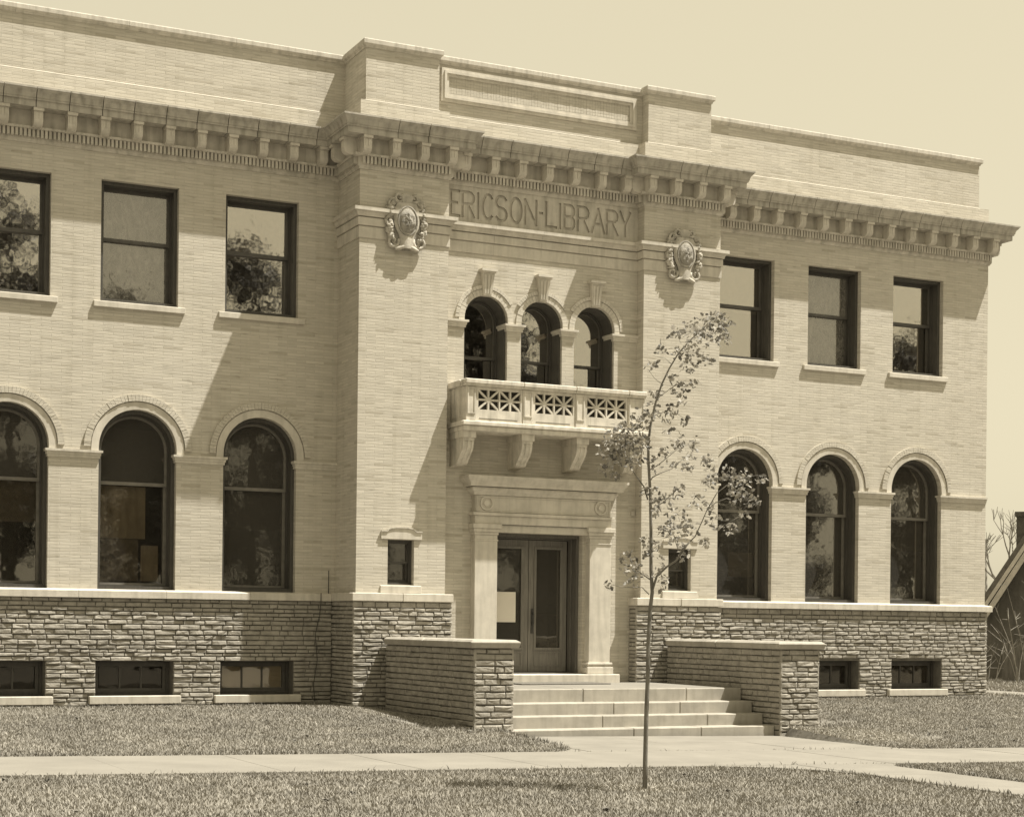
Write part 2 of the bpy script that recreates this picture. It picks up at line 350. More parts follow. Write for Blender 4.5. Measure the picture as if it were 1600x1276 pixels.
sp = MB(); sp.box(11.1, 12.1, -6.0, 12.0, 0.0, 0.315); struct(sp.build('side_path', 'conc', bevel=0.01))

# ------------------------------------------------------------------ library: wall planes
YW, YP, YC = 0.0, -0.96, -0.745          # wings, corner piers, entrance bay
XW, XP, XI = 10.01, 3.293, 1.787         # half widths: wings, piers outside, piers inside
Z_BASE, Z_TAB, Z_TOP = 1.93, 2.06, 9.70
lib = thing('library_building', 'two storey buff brick library with rough stone base and projecting entrance bay', 'building')

def arch_loop(x0, x1, z0, zsp, d=0.0, n=18, db=None):
    """opening outline inset by d; counter-clockwise from the lower left"""
    cx_, r = (x0 + x1) / 2, (x1 - x0) / 2 - d; db = d if db is None else db
    return [(x0 + d, z0 + db), (x1 - d, z0 + db)] + [(cx_ + r * math.cos(t), zsp + r * math.sin(t)) for t in np.linspace(0, math.pi, n)]
def rect_loop(x0, x1, z0, z1, d=0.0): return [(x0 + d, z0 + d), (x1 - d, z0 + d), (x1 - d, z1 - d), (x0 + d, z1 - d)]

def panel(mb, outer, holes, y, depth):
    polys = [[Vector((p[0], p[1], 0)) for p in lp] for lp in [outer] + holes]
    flat = [p for lp in polys for p in lp]; tri = tessellate_polygon(polys)
    fs = []
    for t in tri:
        a, b, c = (flat[i] for i in t)
        s = (b.x - a.x) * (c.y - a.y) - (b.y - a.y) * (c.x - a.x)
        fs.append(tuple(t) if s > 0 else tuple(reversed(t)))
    mb.add([(p.x, y, p.y) for p in flat], fs)
    for h in holes:
        n = len(h); mb.add([(a, y, b) for a, b in h] + [(a, y + depth, b) for a, b in h], [(i, (i + 1) % n, (i + 1) % n + n, i + n) for i in range(n)])
    return mb

UW = 1.185
UPL = [-8.398, -6.472, -4.548]; UPR = [4.470, 6.398, 8.328]
ZU0, ZU1 = 6.395, 8.219
ZA0, ZSP = 2.06, 4.195
ZC0, ZC1 = 0.455, 0.989
def rect_at(c, z0, z1, w=UW): return (c - w / 2, c + w / 2, z0, z1)
CEN = [(-1.405, -0.638), (-0.388, 0.366), (0.590, 1.345)]
ZCEN0, ZCSP = 4.85, 6.515
RD = 0.42

for cs, x0, x1 in ((UPL, -XW, -XP), (UPR, XP, XW)):
    holes = [rect_loop(*rect_at(c, ZU0, ZU1)) for c in cs] + [arch_loop(c - UW / 2, c + UW / 2, ZA0, ZSP) for c in cs]
    panel(MB(), rect_loop(x0, x1, Z_BASE, Z_TOP), holes, YW, RD).build('wing_wall', 'brick', lib, recalc=False)
    holes = [rect_loop(*rect_at(c - 0.02 if c < 0 else c + 0.02, ZC0, ZC1)) for c in cs]
    panel(MB(), rect_loop(x0, x1, -0.15, Z_BASE), holes, YW - 0.02, 0.36).build('base_wall', 'mortar', lib, recalc=False)
for s in (-1, 1):
    a, b = sorted((s * XP, s * XI)); c = s * 2.545
    panel(MB(), rect_loop(a, b, Z_BASE, Z_TOP), [rect_loop(c - 0.222, c + 0.222, 2.19, 2.90)], YP, 0.30).build('pier_wall', 'brick', lib, recalc=False)
    w = MB()
    for X, y0, y1 in ((s * XP, YP, 0.0), (s * XI, YP, YC)):
        w.add([(X, y0, Z_BASE), (X, y1, Z_BASE), (X, y1, Z_TOP), (X, y0, Z_TOP)], [(0, 1, 2, 3)])
    w.build('pier_return_wall', 'brick', lib)
    q = MB().box(min(s * (XP + 0.02), s * (XI - 0.08)), max(s * (XP + 0.02), s * (XI - 0.08)), YP - 0.02, 0.0, -0.15, Z_BASE)
    q.build('base_wall', 'mortar', lib)
# entrance bay: windows, door opening, slot for the inscription
DX, DZ0, DZ1 = 0.79, 0.66, 3.08
panel(MB(), rect_loop(-XI, XI, -0.1, 8.02), [arch_loop(a, b, ZCEN0, ZCSP) for a, b in CEN] + [rect_loop(-DX, DX, DZ0, DZ1)], YC, 0.5).build('entrance_wall', 'brick', lib, recalc=False)
panel(MB(), rect_loop(-XI, XI, 8.62, Z_TOP), [], YC, 0.1).build('entrance_wall', 'brick', lib, recalc=False)
sd = MB()
for s in (-1, 1): sd.add([(s * XW, 0, -0.15), (s * XW, 12, -0.15), (s * XW, 12, Z_TOP), (s * XW, 0, Z_TOP)], [(0, 1, 2, 3)])
sd.add([(-XW, 12, -0.15), (XW, 12, -0.15), (XW, 12, Z_TOP), (-XW, 12, Z_TOP)], [(0, 1, 2, 3)]); sd.build('side_wall', 'brick', lib)
rf = MB(); rf.box(-XW + 0.1, XW - 0.1, 0.3, 11.9, 9.55, 9.69); rf.box(-XP + 0.2, XP - 0.2, -0.6, 0.25, 9.55, 9.69); rf.build('roof', 'roof', lib)
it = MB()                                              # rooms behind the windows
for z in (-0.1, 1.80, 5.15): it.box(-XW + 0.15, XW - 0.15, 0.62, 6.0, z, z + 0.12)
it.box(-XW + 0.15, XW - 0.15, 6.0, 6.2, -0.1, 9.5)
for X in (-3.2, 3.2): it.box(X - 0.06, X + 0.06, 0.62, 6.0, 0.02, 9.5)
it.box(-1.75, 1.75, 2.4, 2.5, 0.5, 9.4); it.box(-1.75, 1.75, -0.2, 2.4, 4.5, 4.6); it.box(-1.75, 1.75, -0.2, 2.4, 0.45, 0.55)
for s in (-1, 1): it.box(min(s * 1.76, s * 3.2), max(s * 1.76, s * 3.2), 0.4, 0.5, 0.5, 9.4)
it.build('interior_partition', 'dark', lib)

# ------------------------------------------------------------------ swept mouldings
def offs(path, i, p):
    """plan point i of the path pushed out by p (square corners)"""
    A = Vector(path[i]); n = Vector((0, 0))
    for a, b in ((i - 1, i), (i, i + 1)):
        if a < 0 or b >= len(path): continue
        d = (Vector(path[b]) - Vector(path[a])).normalized(); n += Vector((d.y, -d.x))
    return A + n * p
def sweep(mb, prof, path):
    n = len(prof); vs = []; fs = []
    for i in range(len(path)):
        for p, z in prof:
            q = offs(path, i, p); vs.append((q.x, q.y, z))
    for i in range(len(path) - 1):
        for k in range(n): fs.append((i * n + k, i * n + (k + 1) % n, (i + 1) * n + (k + 1) % n, (i + 1) * n + k))
    fs += [tuple(range(n)), tuple(range((len(path) - 1) * n, len(path) * n))]
    return mb.add(vs, fs)
def blocks(prof, path, i, cuts, gap=0.003):
    """pieces of the moulding on segment i, cut at the given fractions; yields MBs with mitred ends at corners"""
    A, B = Vector(path[i]), Vector(path[i + 1]); d = (B - A); Ln = d.length; d.normalize(); nn = Vector((d.y, -d.x))
    cuts = [0] + list(cuts) + [1]
    for a, b in zip(cuts, cuts[1:]):
        vs = []
        for e, t in ((0, a), (1, b)):
            for p, z in prof:
                if t == 0: q = offs(path, i, p)
                elif t == 1: q = offs(path, i + 1, p)
                else: q = A + d * (t * Ln + (gap if e == 0 else -gap)) + nn * p
                vs.append((q.x, q.y, z))
        n = len(prof)
        yield MB().add(vs, [tuple(range(n)), tuple(range(n, 2 * n))] + [(k, (k + 1) % n, (k + 1) % n + n, k + n) for k in range(n)])

FULL = [(-XW, 8.0), (-XW, YW), (-XP, YW), (-XP, YP), (-XI, YP), (-XI, YC), (XI, YC), (XI, YP), (XP, YP), (XP, YW), (XW, YW), (XW, 8.0)]
PAV = [(-XP, YW), (-XP, YP), (-XI, YP), (-XI, YC), (XI, YC), (XI, YP), (XP, YP), (XP, YW)]

# main cornice
CP = 0.42
crown = [(-0.04, 9.075), (0.315, 9.075), (0.315, 9.165), (0.34, 9.17), (0.34, 9.195), (0.352, 9.20), (0.355, 9.23), (0.37, 9.265), (0.398, 9.295), (0.408, 9.315), (CP, 9.318), (CP, 9.345), (-0.04, 9.41)]
bed = [(-0.04, 8.62), (0.018, 8.62), (0.03, 8.645), (0.045, 8.66), (0.045, 8.80), (0.115, 8.805), (0.12, 8.84), (0.065, 8.85), (0.065, 9.078), (-0.04, 9.078)]
corn = bpy.data.objects.new('cornice', None); COL.objects.link(corn); corn.parent = lib
sweep(MB(), bed, FULL).build('bed_moulding', 'terra2', corn)
for i in range(len(FULL) - 1):
    Ln = (Vector(FULL[i + 1]) - Vector(FULL[i])).length
    k = max(1, round(Ln / 0.495))
    cuts = [(j + random.uniform(-0.02, 0.02)) / k for j in range(1, k)]
    for b in blocks(crown, FULL, i, cuts, 0.006): b.build('cornice_block', 'terra', corn)
# dentils: small and countless
dm = MB()
for i in range(len(FULL) - 1):
    A = offs(FULL, i, 0.0); B = offs(FULL, i + 1, 0.0); d = B - A; Ln = d.length; d.normalize(); nn = Vector((d.y, -d.x))
    if i in (0, len(FULL) - 2): Ln = min(Ln, 1.2); A = A if i else B - d * Ln
    k = max(1, int(Ln / 0.061)); st = Ln / k
    for j in range(k):
        c = A + d * ((j + 0.5) * st); a = c - d * 0.019; b = c + d * 0.019
        o = [a + nn * 0.04, b + nn * 0.04, b + nn * 0.10, a + nn * 0.10]
        dm.add([(q.x, q.y, 8.69) for q in o] + [(q.x, q.y, 8.803) for q in o], [(0, 3, 2, 1), (4, 5, 6, 7), (0, 1, 5, 4), (1, 2, 6, 5), (2, 3, 7, 6), (3, 0, 4, 7)])
stuff(dm.build('dentil_course', 'terra2', corn))
# modillions: block with a rounded nose, built facing -Y at the wall line
mo = MB(); hw = 0.066
prof = [(-0.06, 9.074), (-0.295, 9.074), (-0.295, 9.045), (-0.275, 9.04), (-0.275, 8.90)] + [(-0.275 + 0.10 * (1 - math.cos(t)), 8.90 - 0.08 * math.sin(t)) for t in np.linspace(0.25, math.pi / 2, 5)] + [(-0.06, 8.82)]
mo.prism(prof, lambda p, q, t: (t, p, q), -hw, hw)
cap_ = [(-0.09, 9.074), (-0.305, 9.074), (-0.305, 9.03), (-0.09, 9.03)]
mo.prism(cap_, lambda p, q, t: (t, p, q), -hw - 0.010, hw + 0.010)
mo.prism([(-0.275, 9.02), (-0.283, 9.01), (-0.283, 8.92), (-0.272, 8.885), (-0.26, 8.89)], lambda p, q, t: (t, p, q), -0.040, -0.007)
mo.prism([(-0.275, 9.02), (-0.283, 9.01), (-0.283, 8.92), (-0.272, 8.885), (-0.26, 8.89)], lambda p, q, t: (t, p, q), 0.007, 0.040)
mome = mo.mesh('modillion'); mome.materials.append(M['trim'])
for xs_, y in (([-9.52 + 0.49 * i for i in range(13)], YW), ([-3.27, -2.79, -2.31, -1.83], YP), ([-1.50, -1.0, -0.51, -0.02, 0.47, 0.96, 1.44], YC), ([1.80, 2.28, 2.76, 3.25], YP), ([4.0 + 0.4965 * i for i in range(13)], YW)):
    for x in xs_: inst('modillion', mome, corn, (x, y, 0))
for s in (-1, 1):
    for y in (-0.92, -0.45): inst('modillion', mome, corn, (s * XP, y, 0), rotz=s * math.pi / 2)
    inst('modillion', mome, corn, (s * XI, -0.955, 0), rotz=-s * math.pi / 2)
    for y in (0.05, 0.55, 1.05): inst('modillion', mome, corn, (s * XW, y, 0), rotz=s * math.pi / 2)

# parapet: plinth, sloped weathering, wall, coping
par = bpy.data.objects.new('parapet', None); COL.objects.link(par); par.parent = lib
sweep(MB(), [(-0.30, 9.38), (-0.015, 9.38), (-0.015, 9.605), (-0.03, 9.625), (-0.30, 9.625)], FULL).build('parapet_plinth', 'brick', par)
slp = [(-0.30, 9.62), (-0.022, 9.62), (-0.022, 9.635), (-0.125, 9.745), (-0.30, 9.745)]
for i in range(1, len(FULL) - 2):
    k = max(1, round((Vector(FULL[i + 1]) - Vector(FULL[i])).length / 1.1))
    for b in blocks(slp, FULL, i, [j / k for j in range(1, k)], 0.001): b.build('weathering_stone', 'trim', par)
sweep(MB(), [(-0.38, 9.70), (-0.132, 9.70), (-0.132, 10.57), (-0.38, 10.57)], FULL).build('parapet_wall', 'brick', par)
copp = [(-0.42, 10.56), (-0.118, 10.56), (-0.112, 10.585), (-0.085, 10.605), (-0.078, 10.615), (-0.078, 10.675), (-0.085, 10.69), (-0.42, 10.72)]
for i in range(1, len(FULL) - 2):
    k = max(1, round((Vector(FULL[i + 1]) - Vector(FULL[i])).length / 1.55))
    for b in blocks(copp, FULL, i, [j / k for j in range(1, k)], 0.002): b.build('coping_stone', 'terra2', par)
# framed panel on the middle of the parapet
YPP = YC + 0.132
fp = MB()
for d0, d1, pr in ((0.0, 0.045, 0.035), (0.045, 0.085, 0.055), (0.085, 0.13, 0.028)):
    o, i_ = rect_loop(-1.80, 1.80, 9.97, 10.505, d0), rect_loop(-1.80, 1.80, 9.97, 10.505, d1)
    n = 4; fp.add([(a, YPP - pr, b) for a, b in o] + [(a, YPP - pr, b) for a, b in i_] + [(a, YPP, b) for a, b in o] + [(a, YPP, b) for a, b in i_],
                  [(j, (j + 1) % n, (j + 1) % n + 4, j + 4) for j in range(4)] + [(j, (j + 1) % n, (j + 1) % n + 8, j + 8) for j in range(4)] + [(j + 4, (j + 1) % n + 4, (j + 1) % n + 12, j + 12) for j in range(4)])
fp.build('panel_frame', 'trim', par)
pn = MB(); x = -1.67
while x < 1.67:
    w = min(random.uniform(0.045, 0.06), 1.67 - x); pn.box(x + 0.0015, x + w - 0.0015, YPP - random.uniform(0.004, 0.007), YPP, 10.10, 10.375); x += w
stuff(pn.build('panel_bricks', 'brick', par))
pl = MB(); pl.box(-1.67, 1.67, YPP - 0.018, YPP + 0.01, 10.055, 10.10); pl.build('panel_ledge', 'trim', par)

# string course round the entrance bay
st = bpy.data.objects.new('string_course', None); COL.objects.link(st); st.parent = lib
stp = [(-0.05, 7.56), (0.016, 7.56), (0.016, 7.733), (-0.012, 7.735), (-0.012, 7.749), (0.034, 7.751), (0.034, 7.872), (-0.004, 7.875), (-0.004, 7.887), (0.052, 7.89), (0.054, 7.915), (0.074, 7.945), (0.078, 7.962), (0.115, 7.966), (0.115, 8.02), (-0.05, 8.035)]
for i in range(len(PAV) - 1):
    k = max(1, round((Vector(PAV[i + 1]) - Vector(PAV[i])).length / 0.8))
    for b in blocks(stp, PAV, i, [(j + random.uniform(-0.08, 0.08)) / k for j in range(1, k)], 0.0015): b.build('string_stone', 'trim', st)

# water table over the stone base
wt = bpy.data.objects.new('water_table', None); COL.objects.link(wt); wt.parent = lib
for pth, pr in (([(-XW, 3), (-XW, YW), (-XP - 0.09, YW)], 0.105), ([(XP + 0.09, YW), (XW, YW), (XW, 3)], 0.105)):
    for i in range(2):
        k = max(1, round((Vector(pth[i + 1]) - Vector(pth[i])).length / 1.35))
        for b in blocks([(-0.05, Z_BASE), (pr, Z_BASE), (pr, Z_TAB - 0.03), (pr - 0.012, Z_TAB - 0.018), (0.0, Z_TAB), (-0.05, Z_TAB)], pth, i, [j / k for j in range(1, k)], 0.002):
            b.build('water_table_stone', 'trim', wt)
for s in (-1, 1):
    for a, b in ((XP + 0.085, XI + 0.75), (XI + 0.745, XI - 0.115)):
        q = MB().box(min(s * a, s * b), max(s * a, s * b), YP - 0.085, 0.05, Z_BASE, Z_TAB); q.build('water_table_stone', 'trim', wt, bevel=0.01)

# ------------------------------------------------------------------ inscription: letters cut into a stone panel
def strokes():
    """letter strokes as polylines in a 0..1 box, width set per letter"""
    def arc(cx_, cz_, rx, rz, a0, a1, n=9): return [(cx_ + rx * math.cos(t), cz_ + rz * math.sin(t)) for t in np.linspace(math.radians(a0), math.radians(a1), n)]
    bowl = [(0.0, 1.0), (0.55, 1.0)] + arc(0.55, 0.76, 0.42, 0.24, 90, -90, 7) + [(0.0, 0.52)]
    return {
        'E': [[(0, 0), (0, 1)], [(0, 1), (0.95, 1)], [(0, 0.53), (0.7, 0.53)], [(0, 0), (1, 0)]],
        'R': [[(0, 0), (0, 1)], bowl, [(0.45, 0.52), (1, 0)]],
        'I': [[(0.5, 0), (0.5, 1)]],
        'C': [arc(0.55, 0.5, 0.55, 0.5, 48, 312, 15)],
        'S': [arc(0.5, 0.755, 0.46, 0.245, 30, 180, 8) + arc(0.5, 0.75, 0.46, 0.23, 195, 268, 4) + arc(0.5, 0.26, 0.48, 0.26, 88, -150, 11)],
        'O': [arc(0.5, 0.5, 0.5, 0.5, 0, 360, 21)],
        'N': [[(0, 0), (0, 1)], [(0, 1), (1, 0)], [(1, 0), (1, 1)]],
        '-': [[(0.2, 0.52), (0.8, 0.52)]],
        'L': [[(0, 1), (0, 0)], [(0, 0), (1, 0)]],
        'B': [[(0, 0), (0, 1)], bowl, [(0.0, 0.52), (0.58, 0.52)] + arc(0.58, 0.26, 0.42, 0.26, 90, -90, 7) + [(0.0, 0.0)]],
        'A': [[(0, 0), (0.5, 1)], [(0.5, 1), (1, 0)], [(0.2, 0.36), (0.8, 0.36)]],
        'Y': [[(0, 1), (0.5, 0.48)], [(1, 1), (0.5, 0.48)], [(0.5, 0.5), (0.5, 0)]],
    }
SK = strokes()
TXT = [('E', -1.665, -1.51), ('R', -1.46, -1.255), ('I', -1.21, -1.16), ('C', -1.10, -0.925), ('S', -0.87, -0.67), ('O', -0.603, -0.405), ('N', -0.34, -0.135), ('-', -0.085, -0.01),
       ('L', 0.045, 0.235), ('I', 0.28, 0.328), ('B', 0.385, 0.57), ('R', 0.635, 0.84), ('A', 0.90, 1.135), ('R', 1.18, 1.39), ('Y', 1.44, 1.63)]
ct = MB(); LW = 0.044; ZL0, ZL1 = 8.135, 8.53
for ch, a, b in TXT:
    for pl_ in SK[ch]:
        pts = [(a + u * (b - a), ZL0 + w * (ZL1 - ZL0)) for u, w in pl_]
        for p, q in zip(pts, pts[1:]):
            d = Vector((q[0] - p[0], q[1] - p[1])); d.normalize(); e = LW * 0.42
            ct.bar((p[0] - d.x * e, p[1] - d.y * e), (q[0] + d.x * e, q[1] + d.y * e), LW, YC - 0.05, YC + 0.03)
cutter = ct.build('cutter', 'trim')
insc = MB().box(-XI, XI, YC, YC + 0.06, 8.02, 8.63).build('inscription_panel', 'brick', lib)
bo = insc.modifiers.new('cut', 'BOOLEAN'); bo.object = cutter; bo.operation = 'DIFFERENCE'; bo.solver = 'EXACT'; bo.use_self = True
dg = bpy.context.evaluated_depsgraph_get(); dg.update()
me = bpy.data.meshes.new_from_object(insc.evaluated_get(dg)); insc.modifiers.clear(); insc.data = me
bpy.data.objects.remove(cutter)
insc.data.materials.clear(); insc.data.materials.append(M['terra2'])
insc['label'] = 'stone frieze with the words ERICSON-LIBRARY cut into it'

# ------------------------------------------------------------------ windows
def ring(mb, lo, li, y0, y1):
    n = len(lo)
    vs = [(a, y0, b) for a, b in lo] + [(a, y0, b) for a, b in li] + [(a, y1, b) for a, b in lo] + [(a, y1, b) for a, b in li]
    fs = []
    for i in range(n):
        j = (i + 1) % n
        fs += [(i, j, j + n, i + n), (i + 2 * n, i + 3 * n, j + 3 * n, j + 2 * n), (i + n, j + n, j + 3 * n, i + 3 * n), (i, i + 2 * n, j + 2 * n, j)]
    return mb.add(vs, fs)
def flat(mb, lp, y0, y1): return mb.prism(lp, lambda a, b, t: (a, t, b), y0, y1)

def sash_window(x0, x1, z0, z1, yf, gl, zmid, face=0.10, depth=RD, arch=None, sill=True, shade=None, name='window', smat='sash', cw=0.055, sw=0.05, sillp=0.05, sillh=0.10, silla=0.105):
    """casing, upper and lower sash, a pane in each, sill"""
    def lp(d, a=None, b=None):
        if a is None: return arch_loop(x0, x1, z0, arch, d) if arch else rect_loop(x0, x1, z0, z1, d)
    w = MB(); ring(w, lp(0.001), lp(cw), yf + face, yf + depth); ring(w, lp(cw), lp(cw + 0.018), yf + depth - 0.16, yf + depth - 0.13)
    win = w.build(name, 'wood', lib)
    yb = yf + depth
    # upper sash (behind in a real sash window the upper one is the outer one)
    a0, a1 = x0 + cw, x1 - cw
    if arch:
        lo = arch_loop(a0, a1, zmid, arch); li = arch_loop(a0, a1, zmid, arch, sw)
    else:
        lo = rect_loop(a0, a1, zmid, z1 - cw); li = rect_loop(a0, a1, zmid, z1 - cw, sw)
    up = ring(MB(), lo, li, yb - 0.11, yb - 0.065).build('upper_sash', smat, win)
    flat(MB(), li, yb - 0.09, yb - 0.085).build('pane', gl[0], win)
    lo = rect_loop(a0, a1, z0 + cw * 0.6, zmid + 0.045); li = [(a0 + sw, z0 + cw * 0.6 + 0.075), (a1 - sw, z0 + cw * 0.6 + 0.075), (a1 - sw, zmid), (a0 + sw, zmid)]
    ring(MB(), lo, li, yb - 0.06, yb - 0.015).build('lower_sash', smat, win)
    flat(MB(), li, yb - 0.04, yb - 0.035).build('pane', gl[1], win)
    if shade:
        for (u0, u1, s0, s1, mt) in shade:
            MB().box(a0 + 0.02 + u0 * (a1 - a0 - 0.04), a0 + 0.02 + u1 * (a1 - a0 - 0.04), yb + 0.02, yb + 0.03, s0, s1).build('blind', mt, win)
    if sill:
        MB().add([(x0 - silla, yf - sillp, z0 - sillh), (x1 + silla, yf - sillp, z0 - sillh), (x1 + silla, yf + 0.03, z0 - sillh), (x0 - silla, yf + 0.03, z0 - sillh),
                  (x0 - silla, yf - sillp, z0 - 0.012), (x1 + silla, yf - sillp, z0 - 0.012), (x1 + silla, yf + 0.03, z0), (x0 - silla, yf + 0.03, z0)],
                 [(0, 3, 2, 1), (4, 5, 6, 7), (0, 1, 5, 4), (1, 2, 6, 5), (2, 3, 7, 6), (3, 0, 4, 7)]).build('sill', 'trim', win, bevel=0.006)
        MB().box(x0 + 0.002, x1 - 0.002, yf + 0.031, yb - 0.02, z0 - 0.05, z0 + 0.006).build('inner_sill', 'trim', win)
    return win

GS = {0: ('glass', 'glass'), 1: ('glasss', 'glasss'), 2: ('glass', 'glass')}
for i, c in enumerate(UPL + UPR):
    x0, x1, z0, z1 = rect_at(c, ZU0, ZU1)
    sash_window(x0, x1, z0, z1, YW, GS[i % 3], 7.36, shade=[(0, 1, 7.3, 8.2, 'shade')] if i in (1, 2, 3, 4) else None)
for i, c in enumerate(UPL + UPR):
    sh = {0: [(0, 1, 3.05, 3.7, 'shade'), (0.15, 0.32, 2.2, 3.0, 'shade')], 1: [(0, 0.72, 2.85, 3.65, 'linen'), (0.0, 0.62, 2.2, 2.84, 'shade'), (0.66, 0.92, 2.2, 2.75, 'linen')], 2: [(0, 1, 3.05, 3.7, 'dark')], 3: [(0.45, 0.95, 2.5, 2.95, 'paper')], 4: [(0, 0.8, 2.1, 3.65, 'shade')], 5: [(0, 1, 3.08, 4.6, 'shade')]}[i]
    sash_window(c - UW / 2, c + UW / 2, ZA0, 0, YW, (('glassd', 'glassc'), ('glassd', 'glassc'), ('glassd', 'glassd'), ('glassm', 'glassm'), ('glassm', 'glassm'), ('glassm', 'glassm'))[i], 3.66, arch=ZSP, sill=False, smat='sashl', shade=sh, name='arched_window')
# small windows of the corner piers
for s in (-1, 1):
    c = s * 2.545
    w = sash_window(c - 0.222, c + 0.222, 2.19, 2.90, YP, ('glassd', 'glassd'), 2.53, depth=0.28, face=0.10, name='small_window', cw=0.025, sw=0.03, sillp=0.025, sillh=0.125, silla=0.125)
    hd = [(-0.345, 2.905), (0.345, 2.905), (0.345, 3.03), (0.24, 3.03), (0.225, 3.055), (0.19, 3.075), (0.10, 3.09), (-0.10, 3.09), (-0.19, 3.075), (-0.225, 3.055), (-0.24, 3.03), (-0.345, 3.03)]
    flat(MB(), [(c + a, b) for a, b in hd], YP - 0.03, YP + 0.02).build('lintel', 'trim', w, bevel=0.004)
    rim = MB(); pts = [(c + a, b) for a, b in hd]
    for p, q in zip(pts[2:], pts[3:]): rim.bar(p, q, 0.02, YP - 0.045, YP - 0.02)
    rim.build('lintel_rim', 'trim', w)
# basement windows
for i, c in enumerate(UPL + UPR):
    c += -0.02 if c < 0 else 0.02
    x0, x1, z0, z1 = rect_at(c, ZC0, ZC1); yf = YW - 0.02
    w = MB(); ring(w, rect_loop(x0, x1, z0, z1, 0.001), rect_loop(x0, x1, z0, z1, 0.05), yf + 0.22, yf + 0.35); win = w.build('basement_window', 'wood', lib)
    sw = MB(); ring(sw, rect_loop(x0, x1, z0, z1, 0.05), rect_loop(x0, x1, z0, z1, 0.10), yf + 0.26, yf + 0.31)
    for t in (1 / 3, 2 / 3): xm = x0 + 0.1 + t * (UW - 0.2); sw.box(xm - 0.012, xm + 0.012, yf + 0.265, yf + 0.30, z0 + 0.1, z1 - 0.1)
    sw.build('sash', 'sash', win)
    for t in range(3):
        a = x0 + 0.1 + t * (UW - 0.2) / 3 + 0.012; b = x0 + 0.1 + (t + 1) * (UW - 0.2) / 3 - 0.012
        MB().box(a, b, yf + 0.28, yf + 0.284, z0 + 0.1, z1 - 0.1).build('pane', 'glassc' if i == 2 else 'glassb', win)
    if i in (2, 5): MB().box(x0 + 0.06, x1 - 0.06, yf + 0.33, yf + 0.34, z0, z1).build('curtain', 'paper' if i == 2 else 'shade', win)
    MB().box(x0 - 0.105, x1 + 0.105, yf - 0.10, yf + 0.20, z0 - 0.125, z0).build('sill', 'trim', win, bevel=0.01)
# brick arches and imposts of the ground floor
def arch_ring(c, zc, r0, r1, y0, y1, n, a0=0.0, a1=math.pi, gap=0.0035):
    mb = MB()
    for k in range(n):
        t0, t1 = a0 + (a1 - a0) * k / n, a0 + (a1 - a0) * (k + 1) / n; g = gap / r0 / 2; t0 += g; t1 -= g; j = random.uniform(-0.003, 0.002)
        P = [(c + r * math.cos(t), zc + r * math.sin(t)) for r, t in ((r0, t0), (r0, t1), (r1, t1), (r1, t0))]
        mb.prism(P, lambda a, b, t: (a, t, b), y0 + j, y1)
    return mb
for c in UPL + UPR:
    a = bpy.data.objects.new('arch', None); COL.objects.link(a); a.parent = lib
    rr = UW / 2
    mb = MB(); cs = [(c + (rr + 0.002) * math.cos(t), ZSP + (rr + 0.002) * math.sin(t)) for t in np.linspace(0, math.pi, 25)]; co = [(c + (rr + 0.115) * math.cos(t), ZSP + (rr + 0.115) * math.sin(t)) for t in np.linspace(0, math.pi, 25)]
    cs = [(c + rr + 0.002, 4.12)] + cs + [(c - rr - 0.002, 4.12)]; co = [(c + rr + 0.115, 4.12)] + co + [(c - rr - 0.115, 4.12)]
    n = len(cs); mb.add([(p, -0.014, q) for p, q in cs] + [(p, -0.020, q) for p, q in co] + [(p, 0.1, q) for p, q in cs] + [(p, 0.02, q) for p, q in co],
                        [(i, i + 1, i + 1 + n, i + n) for i in range(n - 1)] + [(i, i + 1, i + 1 + 2 * n, i + 2 * n) for i in range(n - 1)] + [(i + n, i + 1 + n, i + 1 + 3 * n, i + 3 * n) for i in range(n - 1)])
    mb.build('archivolt', 'trim', a)
    stuff(arch_ring(c, ZSP, rr + 0.130, rr + 0.228, -0.036, 0.02, 44, gap=0.003).build('voussoir_bricks', 'brick', a))
def impost(x0, x1, y, z0, z1, p, parent, ends=(1, 1), deep=0.12):
    prof = [(0.0, z0), (p * 0.35, z0), (p * 0.35, z0 + 0.3 * (z1 - z0)), (p * 0.55, z0 + 0.36 * (z1 - z0)), (p * 0.6, z0 + 0.62 * (z1 - z0)), (p, z0 + 0.72 * (z1 - z0)), (p, z1), (0.0, z1 + 0.006)]
    path = ([(x0, y + deep)] if ends[0] else []) + [(x0, y), (x1, y)] + ([(x1, y + deep)] if ends[1] else [])
    prof = [(-0.01 if q == 0 else q, z) for q, z in prof]
    return sweep(MB(), prof, path).build('impost', 'trim', parent)
for cs, lo, hi in ((UPL, -XW, -XP), (UPR, XP, XW)):
    e = [c - UW / 2 for c in cs]; f = [c + UW / 2 for c in cs]
    impost(lo, e[0], YW, 4.015, 4.135, 0.055, lib, (0, 1)); impost(f[0], e[1], YW, 4.015, 4.135, 0.055, lib); impost(f[1], e[2], YW, 4.015, 4.135, 0.055, lib); impost(f[2], hi, YW, 4.015, 4.135, 0.055, lib, (1, 0))

